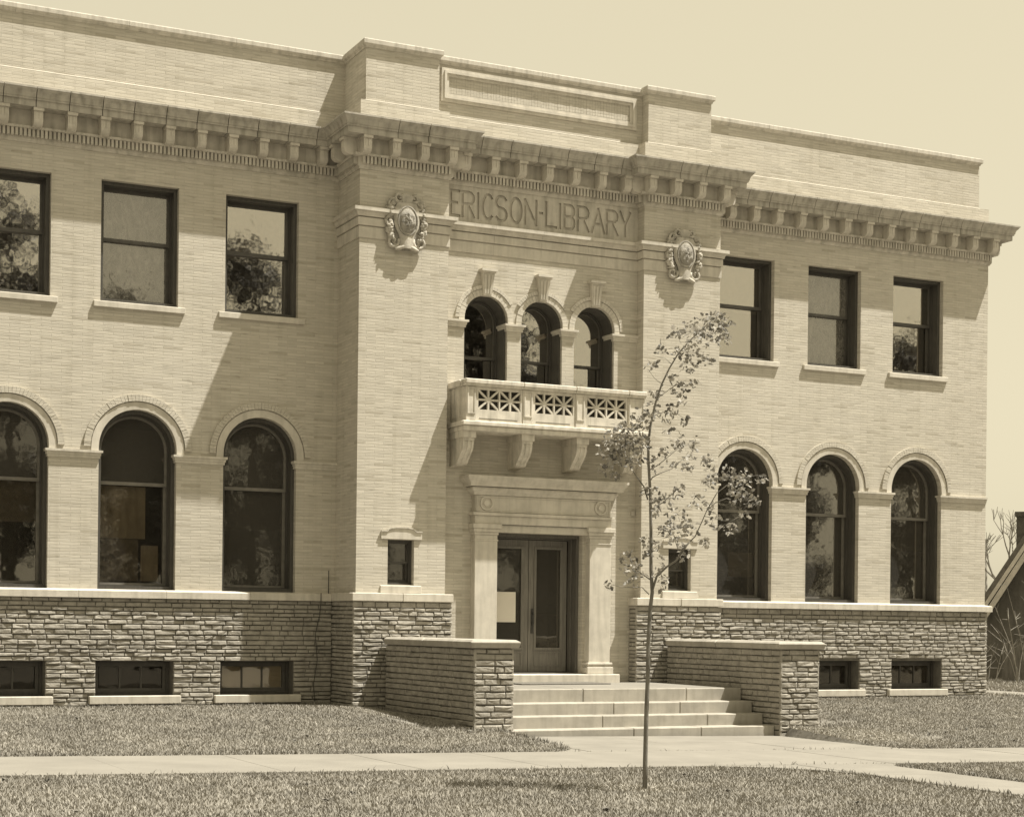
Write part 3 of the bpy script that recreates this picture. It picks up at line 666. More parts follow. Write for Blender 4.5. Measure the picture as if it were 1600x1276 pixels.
# three arched windows over the balcony
for i, (a, b) in enumerate(CEN):
    c, rr = (a + b) / 2, (b - a) / 2
    win = sash_window(a, b, ZCEN0, 0, YC, ('glass', 'glass'), 5.93, arch=ZCSP, sill=False, depth=0.5, face=0.06, name='balcony_window', cw=0.03, sw=0.035)
    ar = bpy.data.objects.new('arch', None); COL.objects.link(ar); ar.parent = lib
    stuff(arch_ring(c, ZCSP, rr + 0.002, rr + 0.10, YC - 0.018, YC + 0.05, 22).build('archivolt', 'trim', ar))
    a0 = 0.0 if i == 2 else math.radians(32); a1 = math.pi if i == 0 else math.radians(148)
    stuff(arch_ring(c, ZCSP, rr + 0.107, rr + 0.165, YC - 0.03, YC + 0.02, 24, a0, a1).build('hood_moulding', 'trim', ar))
    for s in (-1, 1): MB().box(min(c + s * (rr + 0.002), c + s * (rr + 0.10)), max(c + s * (rr + 0.002), c + s * (rr + 0.10)), YC - 0.018, YC + 0.04, 6.47, ZCSP).build('arch_foot', 'trim', ar)
    ks = bpy.data.objects.new('keystone', None); COL.objects.link(ks); ks.parent = lib
    zb, zt = ZCSP + rr - 0.01, 7.25
    def wd(z): return 0.072 + (z - zb) / (zt - zb) * 0.032
    k = MB(); k.add([(c - wd(zb), YC - 0.06, zb), (c + wd(zb), YC - 0.06, zb), (c + wd(zt), YC - 0.10, zt), (c - wd(zt), YC - 0.10, zt), (c - wd(zb), YC + 0.05, zb), (c + wd(zb), YC + 0.05, zb), (c + wd(zt), YC + 0.05, zt), (c - wd(zt), YC + 0.05, zt)],
                    [(0, 1, 2, 3), (7, 6, 5, 4), (0, 4, 5, 1), (1, 5, 6, 2), (2, 6, 7, 3), (3, 7, 4, 0)])
    k.build('keystone_body', 'trim', ks)
    fl = MB()
    for t in (-0.6, 0.0, 0.6):
        u = [(c + t * wd(zb + 0.03) - 0.013, zb + 0.03), (c + t * wd(zb + 0.03) + 0.013, zb + 0.03), (c + t * wd(zt) + 0.017, zt - 0.03), (c + t * wd(zt) - 0.017, zt - 0.03)]
        y0 = [YC - 0.063 - 0.012, YC - 0.063 - 0.012, YC - 0.098 - 0.012, YC - 0.098 - 0.012]
        fl.add([(p[0], y, p[1]) for p, y in zip(u, y0)] + [(p[0], y + 0.03, p[1]) for p, y in zip(u, y0)], [(0, 1, 2, 3), (0, 4, 5, 1), (1, 5, 6, 2), (2, 6, 7, 3), (3, 7, 4, 0)])
    fl.build('flute', 'trim', ks)
    q = MB(); q.box(c - 0.118, c + 0.118, YC - 0.125, YC + 0.02, 7.25, 7.272); q.box(c - 0.14, c + 0.14, YC - 0.15, YC + 0.02, 7.272, 7.31); q.build('keystone_cap', 'trim', ks)
xe = [-XI] + [v for ab in CEN for v in ab] + [XI]
for j in range(4):
    impost(xe[2 * j] + (0.001 if j == 0 else 0), xe[2 * j + 1] - (0.001 if j == 3 else 0), YC, 6.355, 6.472, 0.06, lib, (0 if j == 0 else 1, 0 if j == 3 else 1), deep=0.30)

# ------------------------------------------------------------------ balcony
bal = bpy.data.objects.new('balcony', None); COL.objects.link(bal); bal.parent = lib
BX, BF = 1.70, -1.36
sl_ = MB(); sl_.box(-BX, BX - 0.03, BF - 0.04, YC + 0.01, 4.715, 4.785); sl_.box(-BX + 0.03, BX - 0.06, BF - 0.015, YC + 0.01, 4.635, 4.715); sl_.build('floor_slab', 'bal', bal, bevel=0.012)
posts = [(-1.63, -1.455), (-0.637, -0.455), (0.310, 0.490), (1.285, 1.60)]
for a, b in posts:
    p = MB(); p.box(a, b, BF, BF + 0.12, 4.785, 5.335); o = p.build('post', 'bal', bal, bevel=0.006)
    q = MB(); ring(q, rect_loop(a + 0.02, b - 0.02, 4.90, 5.31), rect_loop(a + 0.038, b - 0.038, 4.918, 5.292), BF - 0.012, BF + 0.01); q.build('post_moulding', 'bal', o)
for (a, b) in ((-1.455, -0.637), (-0.455, 0.310), (0.490, 1.285)):
    a += 0.004; b -= 0.004; y0, y1 = BF + 0.012, BF + 0.075
    p = MB(); p.box(a, b, y0, y1, 4.785, 4.975); p.box(a, b, y0, y1, 5.285, 5.335); p.box(a, a + 0.035, y0, y1, 4.975, 5.285); p.box(b - 0.035, b, y0, y1, 4.975, 5.285)
    o = p.build('pierced_panel', 'bal', bal)
    MB().box(a + 0.05, b - 0.09, y0 - 0.004, y0 + 0.01, 4.828, 4.838).build('drain_slot', 'mortar', o)
    MB().box(a + 0.02, b - 0.02, y1 + 0.004, y1 + 0.012, 4.93, 5.31).build('hole_shade_sheet', 'dark', o)  # added dark sheet giving the lattice holes a shaded look
    m = (a + b) / 2
    for u0, u1 in ((a + 0.035, m - 0.012), (m + 0.012, b - 0.035)):
        lt = MB(); uc, zc = (u0 + u1) / 2, 5.13; yi0, yi1 = y0 + 0.005, y1 - 0.012
        lt.bar((uc, 4.973), (uc, 5.287), 0.030, yi0, yi1); lt.bar((u0 - 0.002, zc), (u1 + 0.002, zc), 0.030, yi0 + 0.001, yi1 - 0.001)
        lt.bar((u0, 4.975), (u1, 5.285), 0.030, yi0 + 0.002, yi1 - 0.002); lt.bar((u0, 5.285), (u1, 4.975), 0.030, yi0 + 0.003, yi1 - 0.003)
        n = 10; lt.prism([(uc + 0.042 * math.cos(t), zc + 0.042 * math.sin(t)) for t in np.linspace(0, 2 * math.pi, n, endpoint=False)], lambda p_, q_, t: (p_, t, q_), yi0 - 0.002, yi1 - 0.004)
        lt.build('star_lattice', 'bal', o)
    MB().box(m - 0.012, m + 0.012, y0 + 0.001, y1 - 0.006, 4.974, 5.286).build('mullion', 'bal', o)
for s, X in ((-1, -BX + 0.07), (1, BX - 0.22)):
    e = MB(); e.box(X, X + 0.07, BF + 0.12, YC - 0.001, 4.785, 5.335); o = e.build('end_panel', 'bal', bal)
    for yv in np.arange(BF + 0.14, YC - 0.03, 0.062): MB().box(X - 0.006, X + 0.01, yv, yv + 0.04, 4.86, 5.30).build('flute', 'bal', o)
for i, (a, b) in enumerate(((-1.66, -0.64), (-0.637, 0.305), (0.308, 1.283), (1.286, 1.625))):
    MB().box(a, b - 0.004, BF - 0.03, BF + 0.15, 5.337, 5.37).build('rail_stone', 'bal', bal)
    MB().box(a - 0.0, b - 0.004, BF - 0.05, BF + 0.17, 5.37, 5.445).build('rail_stone', 'bal', bal, bevel=0.012)
MB().box(-1.68, -1.53, BF + 0.172, YC - 0.001, 5.337, 5.444).build('rail_stone', 'bal', bal, bevel=0.012)
MB().box(1.45, 1.60, BF + 0.172, YC - 0.001, 5.337, 5.444).build('rail_stone', 'bal', bal, bevel=0.012)
# scrolled brackets
def bracket_mesh():
    mb = MB(); yw = YC
    def prof(o):
        pts = [(yw + 0.02, 4.49), (-1.26 - o, 4.49)]
        for t in np.linspace(0, 1, 12):
            z = 4.49 - t * 0.30; y = -1.26 + 0.20 * t ** 1.5 - 0.035 * math.sin(t * math.pi)
            pts.append((y - o, z))
        for t in np.linspace(0.2, math.pi / 2, 7): pts.append((-1.06 + 0.13 * (1 - math.cos(t)) - o * (1 - t / 1.6), 4.19 - 0.075 * math.sin(t)))
        pts.append((yw + 0.02, 4.10)); return pts
    for x0, x1, o in ((-0.092, -0.055, 0.012), (-0.055, -0.018, 0.0), (-0.018, 0.018, 0.012), (0.018, 0.055, 0.0), (0.055, 0.092, 0.012)):
        mb.prism(prof(o), lambda p, q, t: (t, p, q), x0, x1)
    mb.box(-0.112, 0.112, -1.315, yw + 0.02, 4.53, 4.634); mb.box(-0.095, 0.095, -1.285, yw + 0.02, 4.485, 4.53)
    return mb.mesh('bracket')
bme = bracket_mesh(); bme.materials.append(M['bal'])
for x in (-1.545, -0.515, 0.475, 1.47): inst('bracket', bme, bal, (x, 0, 0))

# ------------------------------------------------------------------ doorway
door = bpy.data.objects.new('doorway', None); COL.objects.link(door); door.parent = lib
for s in (-1, 1):
    pl_ = MB(); a, b = sorted((s * 0.845, s * 1.245)); pl_.box(a, b, -0.90, YC + 0.01, 0.79, 3.03)
    ps = pl_.build('pilaster', 'trim', door, bevel=0.006)
    cp = MB()
    for e, z0, z1, yo in ((0.012, 2.93, 2.955, 0.012), (0.015, 3.03, 3.075, 0.015), (0.035, 3.075, 3.13, 0.035), (0.055, 3.13, 3.205, 0.055)): cp.box(a - e, b + e, -0.90 - yo, YC + 0.01, z0, z1)
    cp.build('capital', 'trim', ps, bevel=0.006)
    bs = MB(); bs.box(a - 0.045, b + 0.045, -0.945, YC + 0.01, 0.79, 0.90); bs.box(a - 0.02, b + 0.02, -0.92, YC + 0.01, 0.90, 0.935); bs.box(a - 0.035, b + 0.035, -0.935, YC + 0.01, 0.935, 0.975); bs.build('base', 'trim', ps, bevel=0.008)
MB().box(-0.844, 0.844, -0.862, YC - 0.001, 3.081, 3.206).build('door_lintel', 'trim', door)
ent = MB(); ent.box(-1.25, 1.25, -0.90, YC + 0.01, 3.206, 3.34); ent.box(-1.29, 1.29, -0.935, YC + 0.01, 3.34, 3.39); ent.box(-1.235, 1.235, -0.89, YC + 0.01, 3.39, 3.665); eo = ent.build('entablature', 'trim', door, bevel=0.005)
ff = MB(); ring(ff, rect_loop(-1.225, 1.225, 3.40, 3.655), rect_loop(-1.205, 1.205, 3.418, 3.637), -0.906, -0.885); ff.build('frieze_frame', 'trim', eo)
MB().box(-1.26, 1.26, -0.885, YC - 0.002, 3.196, 3.2055).build('shadow_joint', 'mortar', eo)
for s in (-1, 1):
    mb = MB(); cs = [(s * 1.045 + r * math.cos(t), 3.535 + r * math.sin(t)) for r in (0.115, 0.095) for t in np.linspace(0, 2 * math.pi, 20, endpoint=False)]
    ring(mb, cs[:20], cs[20:], -0.918, -0.885); mb.build('roundel', 'trim', eo)
    mb = MB(); n = 8; mb.prism([(s * 1.045 + 0.05 * math.cos(t), 3.535 + 0.05 * math.sin(t)) for t in np.linspace(0, 2 * math.pi, n, endpoint=False)], lambda p, q, t: (p, t, q), -0.908, -0.885); mb.build('rosette', 'trim', eo)
hood = [(0.0, 3.655), (0.005, 3.655), (0.005, 3.668), (0.035, 3.67), (0.045, 3.70), (0.085, 3.74), (0.10, 3.755), (0.10, 3.785), (0.06, 3.787), (0.06, 3.798), (0.16, 3.80), (0.165, 3.85), (0.205, 3.895), (0.225, 3.925), (0.225, 3.965), (0.0, 3.99)]
sweep(MB(), [(-0.16, 3.655)] + hood[1:-1] + [(-0.16, 3.99)], [(-1.235, YC), (-1.235, -0.89), (1.235, -0.89), (1.235, YC)]).build('hood_cornice', 'trim', door)
# jamb lining, two leaves
YD = -0.33
fr = MB(); ring(fr, rect_loop(-DX + 0.002, DX - 0.002, 0.79, DZ1 - 0.002), [(-DX + 0.045, 0.80), (DX - 0.045, 0.80), (DX - 0.045, DZ1 - 0.05), (-DX + 0.045, DZ1 - 0.05)], -0.62, YD - 0.02)
ring(fr, rect_loop(-DX + 0.045, DX - 0.045, 0.80, DZ1 - 0.05), [(-DX + 0.07, 0.805), (DX - 0.07, 0.805), (DX - 0.07, DZ1 - 0.075), (-DX + 0.07, DZ1 - 0.075)], -0.46, YD - 0.02)
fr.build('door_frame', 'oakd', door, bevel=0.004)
for s in (-1, 1):
    a, b = (-DX + 0.072, -0.004) if s < 0 else (0.004, DX - 0.072)
    z0, z1 = 0.81, DZ1 - 0.08
    g = (a + 0.115, b - 0.125, 1.20, 2.86) if s < 0 else (a + 0.125, b - 0.115, 1.20, 2.86)
    lf = MB(); ring(lf, rect_loop(a, b, z0, z1), rect_loop(*g), YD, YD + 0.05); lo = lf.build('door_leaf', 'oak', door, bevel=0.004)
    bd = MB(); ring(bd, rect_loop(*g, -0.03), rect_loop(*g, 0.012), YD - 0.016, YD + 0.01)
    ring(bd, rect_loop(a + 0.11, b - 0.11, 0.90, 1.15), rect_loop(a + 0.11, b - 0.11, 0.90, 1.15, 0.025), YD - 0.012, YD + 0.01); bd.build('glazing_bead', 'oak', lo)
    MB().box(g[0], g[1], YD + 0.022, YD + 0.028, g[2], g[3]).build('pane', 'glassd', lo)
    if s < 0:
        n_ = MB(); n_.box(g[0] + 0.01, g[1] - 0.10, YD + 0.008, YD + 0.012, 1.63, 2.13); n_.build('paper_notice', 'paper', lo)
    else:
        h = MB(); h.box(a + 0.045, a + 0.095, YD - 0.012, YD + 0.002, 1.45, 1.86); h.tube([(a + 0.07, YD - 0.012, 1.78), (a + 0.07, YD - 0.055, 1.77), (a + 0.07, YD - 0.06, 1.62), (a + 0.07, YD - 0.012, 1.58)], [0.012] * 4, 6)
        h.tube([(a + 0.07, YD - 0.012, 1.82), (a + 0.07, YD - 0.03, 1.82)], [0.018, 0.018], 8); h.build('handle', 'metal', lo)
MB().box(1.70, 1.775, YC - 0.03, YC, 3.44, 3.52).build('junction_box', 'hwood', lib, bevel=0.004)
# cable and conduit in the corner beside the pier
cb = MB(); cb.tube([(-3.62, -0.085, 0.25), (-3.66, -0.09, 0.6), (-3.60, -0.085, 1.0), (-3.64, -0.09, 1.4), (-3.57, -0.085, 1.7), (-3.56, -0.12, 1.93), (-3.56, -0.12, 2.06)], [0.007] * 7, 6); cb.build('cable', 'metal', lib)
MB().tube([(-3.40, -0.018, 2.05), (-3.40, -0.018, 2.42)], [0.007, 0.007], 6).build('conduit', 'metal', lib)

# ------------------------------------------------------------------ carved shields on the piers
def cartouche(cx_, cz_, mirror):
    root = bpy.data.objects.new('carved_shield', None); COL.objects.link(root); root.parent = lib
    y0 = YP - 0.02
    rnd = random.Random(11 if mirror > 0 else 5)
    def P(u, w, d): return (cx_ + u, y0 - d * 0.62, cz_ + w)
    # shield body: straight neck below, wide above, domed
    out = []
    for w in np.linspace(-0.40, 0.30, 18):
        t = (w + 0.40) / 0.70
        hw = 0.115 + 0.105 * (1 / (1 + math.exp(-(t - 0.38) * 16))) - 0.055 * max(0, t - 0.82) / 0.18
        out.append((w, hw))
    mb = MB(); n = 13; vs = []; fs = []
    for w, hw in out:
        for k in range(n):
            u = -1 + 2 * k / (n - 1); dome = 0.13 * math.sqrt(max(0.0, 1 - (u * 0.93) ** 2)) + 0.05
            rim = 0.02 if 0.78 < abs(u) < 0.97 else 0.0
            vs.append(P(u * hw, w, dome + rim - 0.03 * max(0, -w)))
    for i in range(len(out) - 1):
        for k in range(n - 1): fs.append((i * n + k, i * n + k + 1, (i + 1) * n + k + 1, (i + 1) * n + k))
    mb.add(vs, fs); mb.build('shield_face', 'carve', root, smooth=True)
    # oval boss with worn relief
    mb = MB(); rings = 7; seg = 22; vs = [P(0, 0.02, 0.25)]
    for r in range(1, rings + 1):
        for k in range(seg):
            t = 2 * math.pi * k / seg; q = r / rings; d = 0.25 - 0.07 * q * q + (rnd.uniform(-0.03, 0.03) if r < rings - 1 else 0.0)
            vs.append(P(0.150 * q * math.cos(t), 0.02 + 0.21 * q * math.sin(t), d if r < rings else 0.12))
    fs = [(0, 1 + k, 1 + (k + 1) % seg) for k in range(seg)]
    for r in range(rings - 1):
        for k in range(seg): fs.append((1 + r * seg + k, 1 + r * seg + (k + 1) % seg, 1 + (r + 1) * seg + (k + 1) % seg, 1 + (r + 1) * seg + k))
    mb.add(vs, fs); mb.tube([P(0.160 * math.cos(t), 0.02 + 0.222 * math.sin(t), 0.165) for t in np.linspace(0, 2 * math.pi, 25)], [0.014] * 25, 6, cap=False)
    mb.build('oval_boss', 'carve2', root, smooth=True)
    # strapwork: scrolls and leaves down both sides
    def spiral(u, w, r0, a0, turns, d, sgn, r1=0.15):
        pts, rad = [], []
        for t in np.linspace(0, 1, 16):
            a = a0 + sgn * turns * 2 * math.pi * t; r = 1.12 * (r0 * (1 - t) + r0 * r1 * t)
            pts.append(P(u + r * math.cos(a), w + r * math.sin(a), d + 0.03 * t)); rad.append(0.034 * (1 - 0.45 * t))
        return pts, rad
    for s in (-1, 1):
        mb = MB()
        for u, w, r, a0, tn, sg in ((0.225, 0.31, 0.095, 200, 1.2, 1), (0.272, 0.15, 0.07, 100, 1.15, -1), (0.285, 0.0, 0.062, 90, 1.1, -1), (0.265, -0.14, 0.066, 110, 1.1, -1), (0.225, -0.29, 0.10, 160, 1.2, 1), (0.13, 0.40, 0.07, 240, 1.1, 1)):
            a0 = math.radians(a0) if s > 0 else math.pi - math.radians(a0)
            p, q = spiral(s * u, w + rnd.uniform(-0.01, 0.01), r * rnd.uniform(0.92, 1.08), a0, tn, 0.06, sg * s); mb.tube(p, q, 6)
        for _ in range(24):
            w = rnd.uniform(-0.30, 0.34); u = s * (0.21 + 0.10 * math.sin((w + 0.36) / 0.75 * math.pi) * rnd.uniform(0.5, 1.05)); a = rnd.uniform(0, 6.28); l = rnd.uniform(0.05, 0.09)
            mb.tube([P(u - l * math.cos(a), w - l * math.sin(a), 0.04), P(u, w, rnd.uniform(0.09, 0.14)), P(u + l * math.cos(a + 0.5), w + l * math.sin(a + 0.5), 0.05)], [0.01, 0.032, 0.008], 5)
        # edge strap following the side
        mb.tube([P(s * (0.17 + 0.11 * math.sin(t * math.pi) + 0.015 * math.sin(t * 19)), -0.37 + 0.76 * t, 0.03) for t in np.linspace(0, 1, 22)], [0.03] * 22, 6)
        mb.build('scrollwork', 'carve', root, smooth=True)
    mb = MB(); mb.tube([P(u, -0.395 + 0.03 * math.cos(u * 14), 0.10) for u in np.linspace(-0.20, 0.20, 11)], [0.02, 0.03, 0.036, 0.036, 0.036, 0.04, 0.036, 0.036, 0.036, 0.03, 0.02], 7); mb.build('foot_roll', 'carve', root, smooth=True)
    mb = MB(); pts = [(-0.085, 0.27), (0.085, 0.27), (0.115, 0.42), (0.06, 0.455), (-0.06, 0.455), (-0.115, 0.42)]; mb.prism(pts, lambda p, q, t: P(p, q, t), 0.0, 0.12); mb.build('crest', 'carve', root, bevel=0.02)
    mb = MB(); mb.prism([((0.315 + 0.02 * math.sin(9 * t)) * math.cos(t) * (1 - 0.10 * abs(math.sin(2 * t))), 0.43 * math.sin(t)) for t in np.linspace(0, 2 * math.pi, 24, endpoint=False)], lambda p, q, t: P(p, q, t), -0.05, 0.05); mb.build('back_plate', 'carve2', root)
cartouche(-2.535, 7.845, -1); cartouche(2.535, 7.845, 1)

# ------------------------------------------------------------------ rough stone courses
def stone_variants(n):
    out = []
    for k in range(n):
        r = random.Random(100 + k); j = lambda s: r.uniform(-s, s) * 1.25
        B = [(0, 0), (1, 0), (1, 1), (0, 1)]
        v = [(a, 0, b) for a, b in B]
        v += [(min(1, max(0, a + j(0.012))), -0.45 - r.uniform(0, 0.3), min(1, max(0, b + j(0.07)))) for a, b in B]
        i0, i1 = 0.05, 0.20
        v += [(i0 + j(0.03), -0.75 - r.uniform(0, .3), i1 + j(.09)), (0.5 + j(0.2), -0.85 - r.uniform(0, 0.3), i1 + j(.1)), (1 - i0 + j(0.03), -0.75 - r.uniform(0, .3), i1 + j(.09)),
              (1 - i0 + j(.03), -0.70 - r.uniform(0, .3), 1 - i1 + j(.09)), (0.5 + j(.2), -0.80 - r.uniform(0, .3), 1 - i1 + j(.1)), (i0 + j(.03), -0.70 - r.uniform(0, .3), 1 - i1 + j(.09))]
        f = [(0, 1, 5, 4), (1, 2, 6, 5), (2, 3, 7, 6), (3, 0, 4, 7), (4, 5, 10, 9, 8), (5, 6, 11, 10), (6, 7, 13, 12, 11), (7, 4, 8, 13), (8, 9, 12, 13), (9, 10, 11, 12)]
        m = MB().add(v, f); me = m.mesh('stone'); me.materials.append(M['stone']); out.append((m, me))
    return out
SV = stone_variants(24)
def courses(u0, u1, z0, z1, holes, rng, rows=None):
    """rectangles (u0,u1,z0,z1) of a rubble wall laid in uneven courses, leaving the holes free"""
    out = []; z = z0
    while z < z1 - 0.012:
        h = rng.choice([0.056, 0.062, 0.066, 0.07, 0.074, 0.08]) if not rows else rng.choice(rows)
        if z1 - z - h < 0.04: h = z1 - z
        spans = [(u0, u1)]
        for a, b, c, d in holes:
            if c < z + h - 0.015 and d > z + 0.015:
                ns = []
                for p, q in spans:
                    if b <= p or a >= q: ns.append((p, q)); continue
                    if a > p + 0.02: ns.append((p, a))
                    if b < q - 0.02: ns.append((b, q))
                spans = ns
        for p, q in spans:
            u = p
            while u < q - 0.005:
                l = rng.uniform(0.13, 0.33)
                if q - u - l < 0.10: l = q - u
                if l > 0.5: l *= 0.5
                jz = rng.uniform(-0.006, 0.006); out.append((u, u + l, z + max(jz, 0), z + h + min(jz, 0))); u += l
        z += h
    return out
def lay(root, O, ud, nd, rects, prot, rng, keep, stones):
    """queue stones on the plane at O with horizontal direction ud, outward normal nd"""
    for a, b, c, d in rects: stones.append((O, ud, nd, a, b, c, d, rng.uniform(*prot), rng.randrange(len(SV)), rng.random() < 0.5))
def place(root, stones, limit, name='stone'):
    def score(s):
        O, ud, nd, a, b, c, d, p, k, fl = s
        w = Vector(O) + Vector(ud) * ((a + b) / 2); dist = (w - Vector((CAMPOS.x, CAMPOS.y, 0))).length
        vis = max(0.05, Vector(nd).dot((Vector((CAMPOS.x, CAMPOS.y, 0)) - w).normalized()))
        return (b - a) * (d - c) * vis / dist ** 2
    stones.sort(key=score, reverse=True); rest = MB()
    for i, (O, ud, nd, a, b, c, d, p, k, fl) in enumerate(stones):
        g = 0.004; a += g; b -= g; c += g; d -= g; U, N = Vector(ud), Vector(nd)
        if fl: base = Vector(O) + U * b; ux = -U; sx = b - a
        else: base = Vector(O) + U * a; ux = U; sx = b - a
        if i < limit:
            o = bpy.data.objects.new(name, SV[k][1]); COL.objects.link(o); o.parent = root
            Y = -N; o.matrix_local = Matrix(((ux.x * sx, Y.x * p, 0, base.x), (ux.y * sx, Y.y * p, 0, base.y), (0, 0, d - c, c), (0, 0, 0, 1)))
        else:
            mb = SV[k][0]; rest.add([tuple(base + ux * (v[0] * sx) + N * (-v[1] * p) + Vector((0, 0, c + v[2] * (d - c)))) for v in mb.v], [tuple(reversed(f)) if fl else f for f in mb.f])
    if rest.v: stuff(rest.build('stone_courses', 'stone', root))
rng = random.Random(3)
base = bpy.data.objects.new('stone_base', None); COL.objects.link(base); base.parent = lib
S = []
for cs, x0, x1 in ((UPL, -XW, -XP - 0.06), (UPR, XP + 0.06, XW + 0.03)):
    holes = []
    for c in cs:
        c += -0.02 if c < 0 else 0.02
        holes += [(c - UW / 2, c + UW / 2, ZC0, ZC1), (c - UW / 2 - 0.11, c + UW / 2 + 0.11, ZC0 - 0.13, ZC0)]
    lay(base, (0, YW - 0.02, 0), (1, 0, 0), (0, -1, 0), courses(x0, x1, 0.05, Z_BASE, holes, rng), (0.026, 0.048), rng, 0, S)
for s in (-1, 1):
    a, b = sorted((s * (XP + 0.06), s * (XI - 0.11)))
    lay(base, (0, YP - 0.02, 0), (1, 0, 0), (0, -1, 0), courses(a, b, 0.05, Z_BASE, [], rng), (0.03, 0.052), rng, 0, S)
    lay(base, (s * (XP + 0.02), 0, 0), (0, 1, 0), (s, 0, 0), courses(YP - 0.05, -0.03, 0.05, Z_BASE, [], rng), (0.025, 0.055), rng, 0, S)
    lay(base, (s * (XI - 0.08), 0, 0), (0, 1, 0), (-s, 0, 0), courses(YP - 0.05, YC, 0.60, Z_BASE, [], rng), (0.02, 0.03), rng, 0, S)
place(base, S, 300)

# ------------------------------------------------------------------ steps and cheek walls
steps = thing('entrance_steps', 'four wide pale stone steps and landing below the double doors', 'steps')
SX0, SX1 = -2.20, 2.255
ST = [(-3.33, 0.625), (-3.64, 0.449), (-3.94, 0.277), (-4.25, 0.105)]
MB().box(SX0, -0.72, -3.30, -0.95, 0.52, 0.648).build('landing_slab', 'conc', steps, bevel=0.006)
MB().box(-0.714, 0.76, -3.30, -0.95, 0.52, 0.65).build('landing_slab', 'conc', steps, bevel=0.006)
MB().box(0.766, SX1, -3.30, -0.95, 0.52, 0.647).build('landing_slab', 'conc', steps, bevel=0.006)
for i, (y, z) in enumerate(ST):
    cuts = [SX0, -0.55 + 0.35 * (i % 2), 0.95 + 0.3 * ((i + 1) % 2), SX1]
    for a, b in zip(cuts, cuts[1:]):
        MB().box(a + 0.003, b - 0.003, y, (ST[i - 1][0] + 0.02) if i else -3.306, z - 0.30, z + (0.02 if i == 0 else 0.0) + random.uniform(-0.003, 0.003)).build('step_stone', 'step', steps, bevel=0.012)
MB().box(-1.37, 1.37, -1.03, -0.62, 0.60, 0.785).build('threshold', 'trim', steps, bevel=0.01)
MB().box(-0.785, 0.785, -0.617, -0.30, 0.60, 0.79).build('threshold', 'trim', steps, bevel=0.004)
tag(MB().box(-0.85, 0.75, -1.85, -1.12, 0.652, 0.668).build('door_mat', 'fence', bevel=0.004), 'thin dark doormat lying on the landing before the double doors', 'doormat')
for xa, xb, lab in ((-2.82, -2.205, 'rough stone cheek wall of the steps on the side of the basement windows in shade'), (2.262, 2.98, 'rough stone cheek wall of the steps beside the two sunlit basement windows')):
    lab = 'rough stone cheek wall whose long shaded side faces the lawn' if xa < 0 else 'rough stone cheek wall whose long shaded side faces the steps'
    cw = thing('cheek_wall', lab, 'wall'); rg = random.Random(17 if xa < 0 else 23)
    YF = -4.38
    MB().box(xa + 0.035, xb - 0.035, YF + 0.035, YP - 0.07, -0.3, 1.26).build('core', 'mortar', cw)
    S = []
    lay(cw, (0, YF + 0.035, 0), (1, 0, 0), (0, -1, 0), courses(xa, xb, -0.15, 1.255, [], rg, (0.076, 0.084, 0.092)), (0.03, 0.045), rg, 0, S)
    for X, n in ((xa + 0.035, -1), (xb - 0.035, 1)):
        lay(cw, (X, 0, 0), (0, 1, 0), (n, 0, 0), courses(YF + 0.0, YP - 0.08, -0.15, 1.255, [], rg, (0.076, 0.084, 0.092)), (0.03, 0.04), rg, 0, S)
    place(cw, S, 300)
    # cap: wide end stone over the front, two long stones behind
    ys = [YF - 0.06, YF + 0.62, -2.6, YP - 0.09]
    for k, (a, b) in enumerate(zip(ys, ys[1:])):
        e = 0.075 if k == 0 else 0.04
        m = MB(); x0, x1 = xa - e, xb + e
        m.add([(x0 + .02, a + .02, 1.262), (x1 - .02, a + .02, 1.262), (x1 - .02, b - .003, 1.262), (x0 + .02, b - .003, 1.262), (x0, a, 1.345), (x1, a, 1.345), (x1, b - .003, 1.345), (x0, b - .003, 1.345), (x0 + .05, a + .05, 1.378), (x1 - .05, a + .05, 1.378), (x1 - .05, b - .003, 1.378), (x0 + .05, b - .003, 1.378)],
              [(0, 3, 2, 1), (0, 1, 5, 4), (1, 2, 6, 5), (2, 3, 7, 6), (3, 0, 4, 7), (4, 5, 9, 8), (5, 6, 10, 9), (6, 7, 11, 10), (7, 4, 8, 11), (8, 9, 10, 11)])
        m.build('cap_stone', 'step', cw, bevel=0.008)

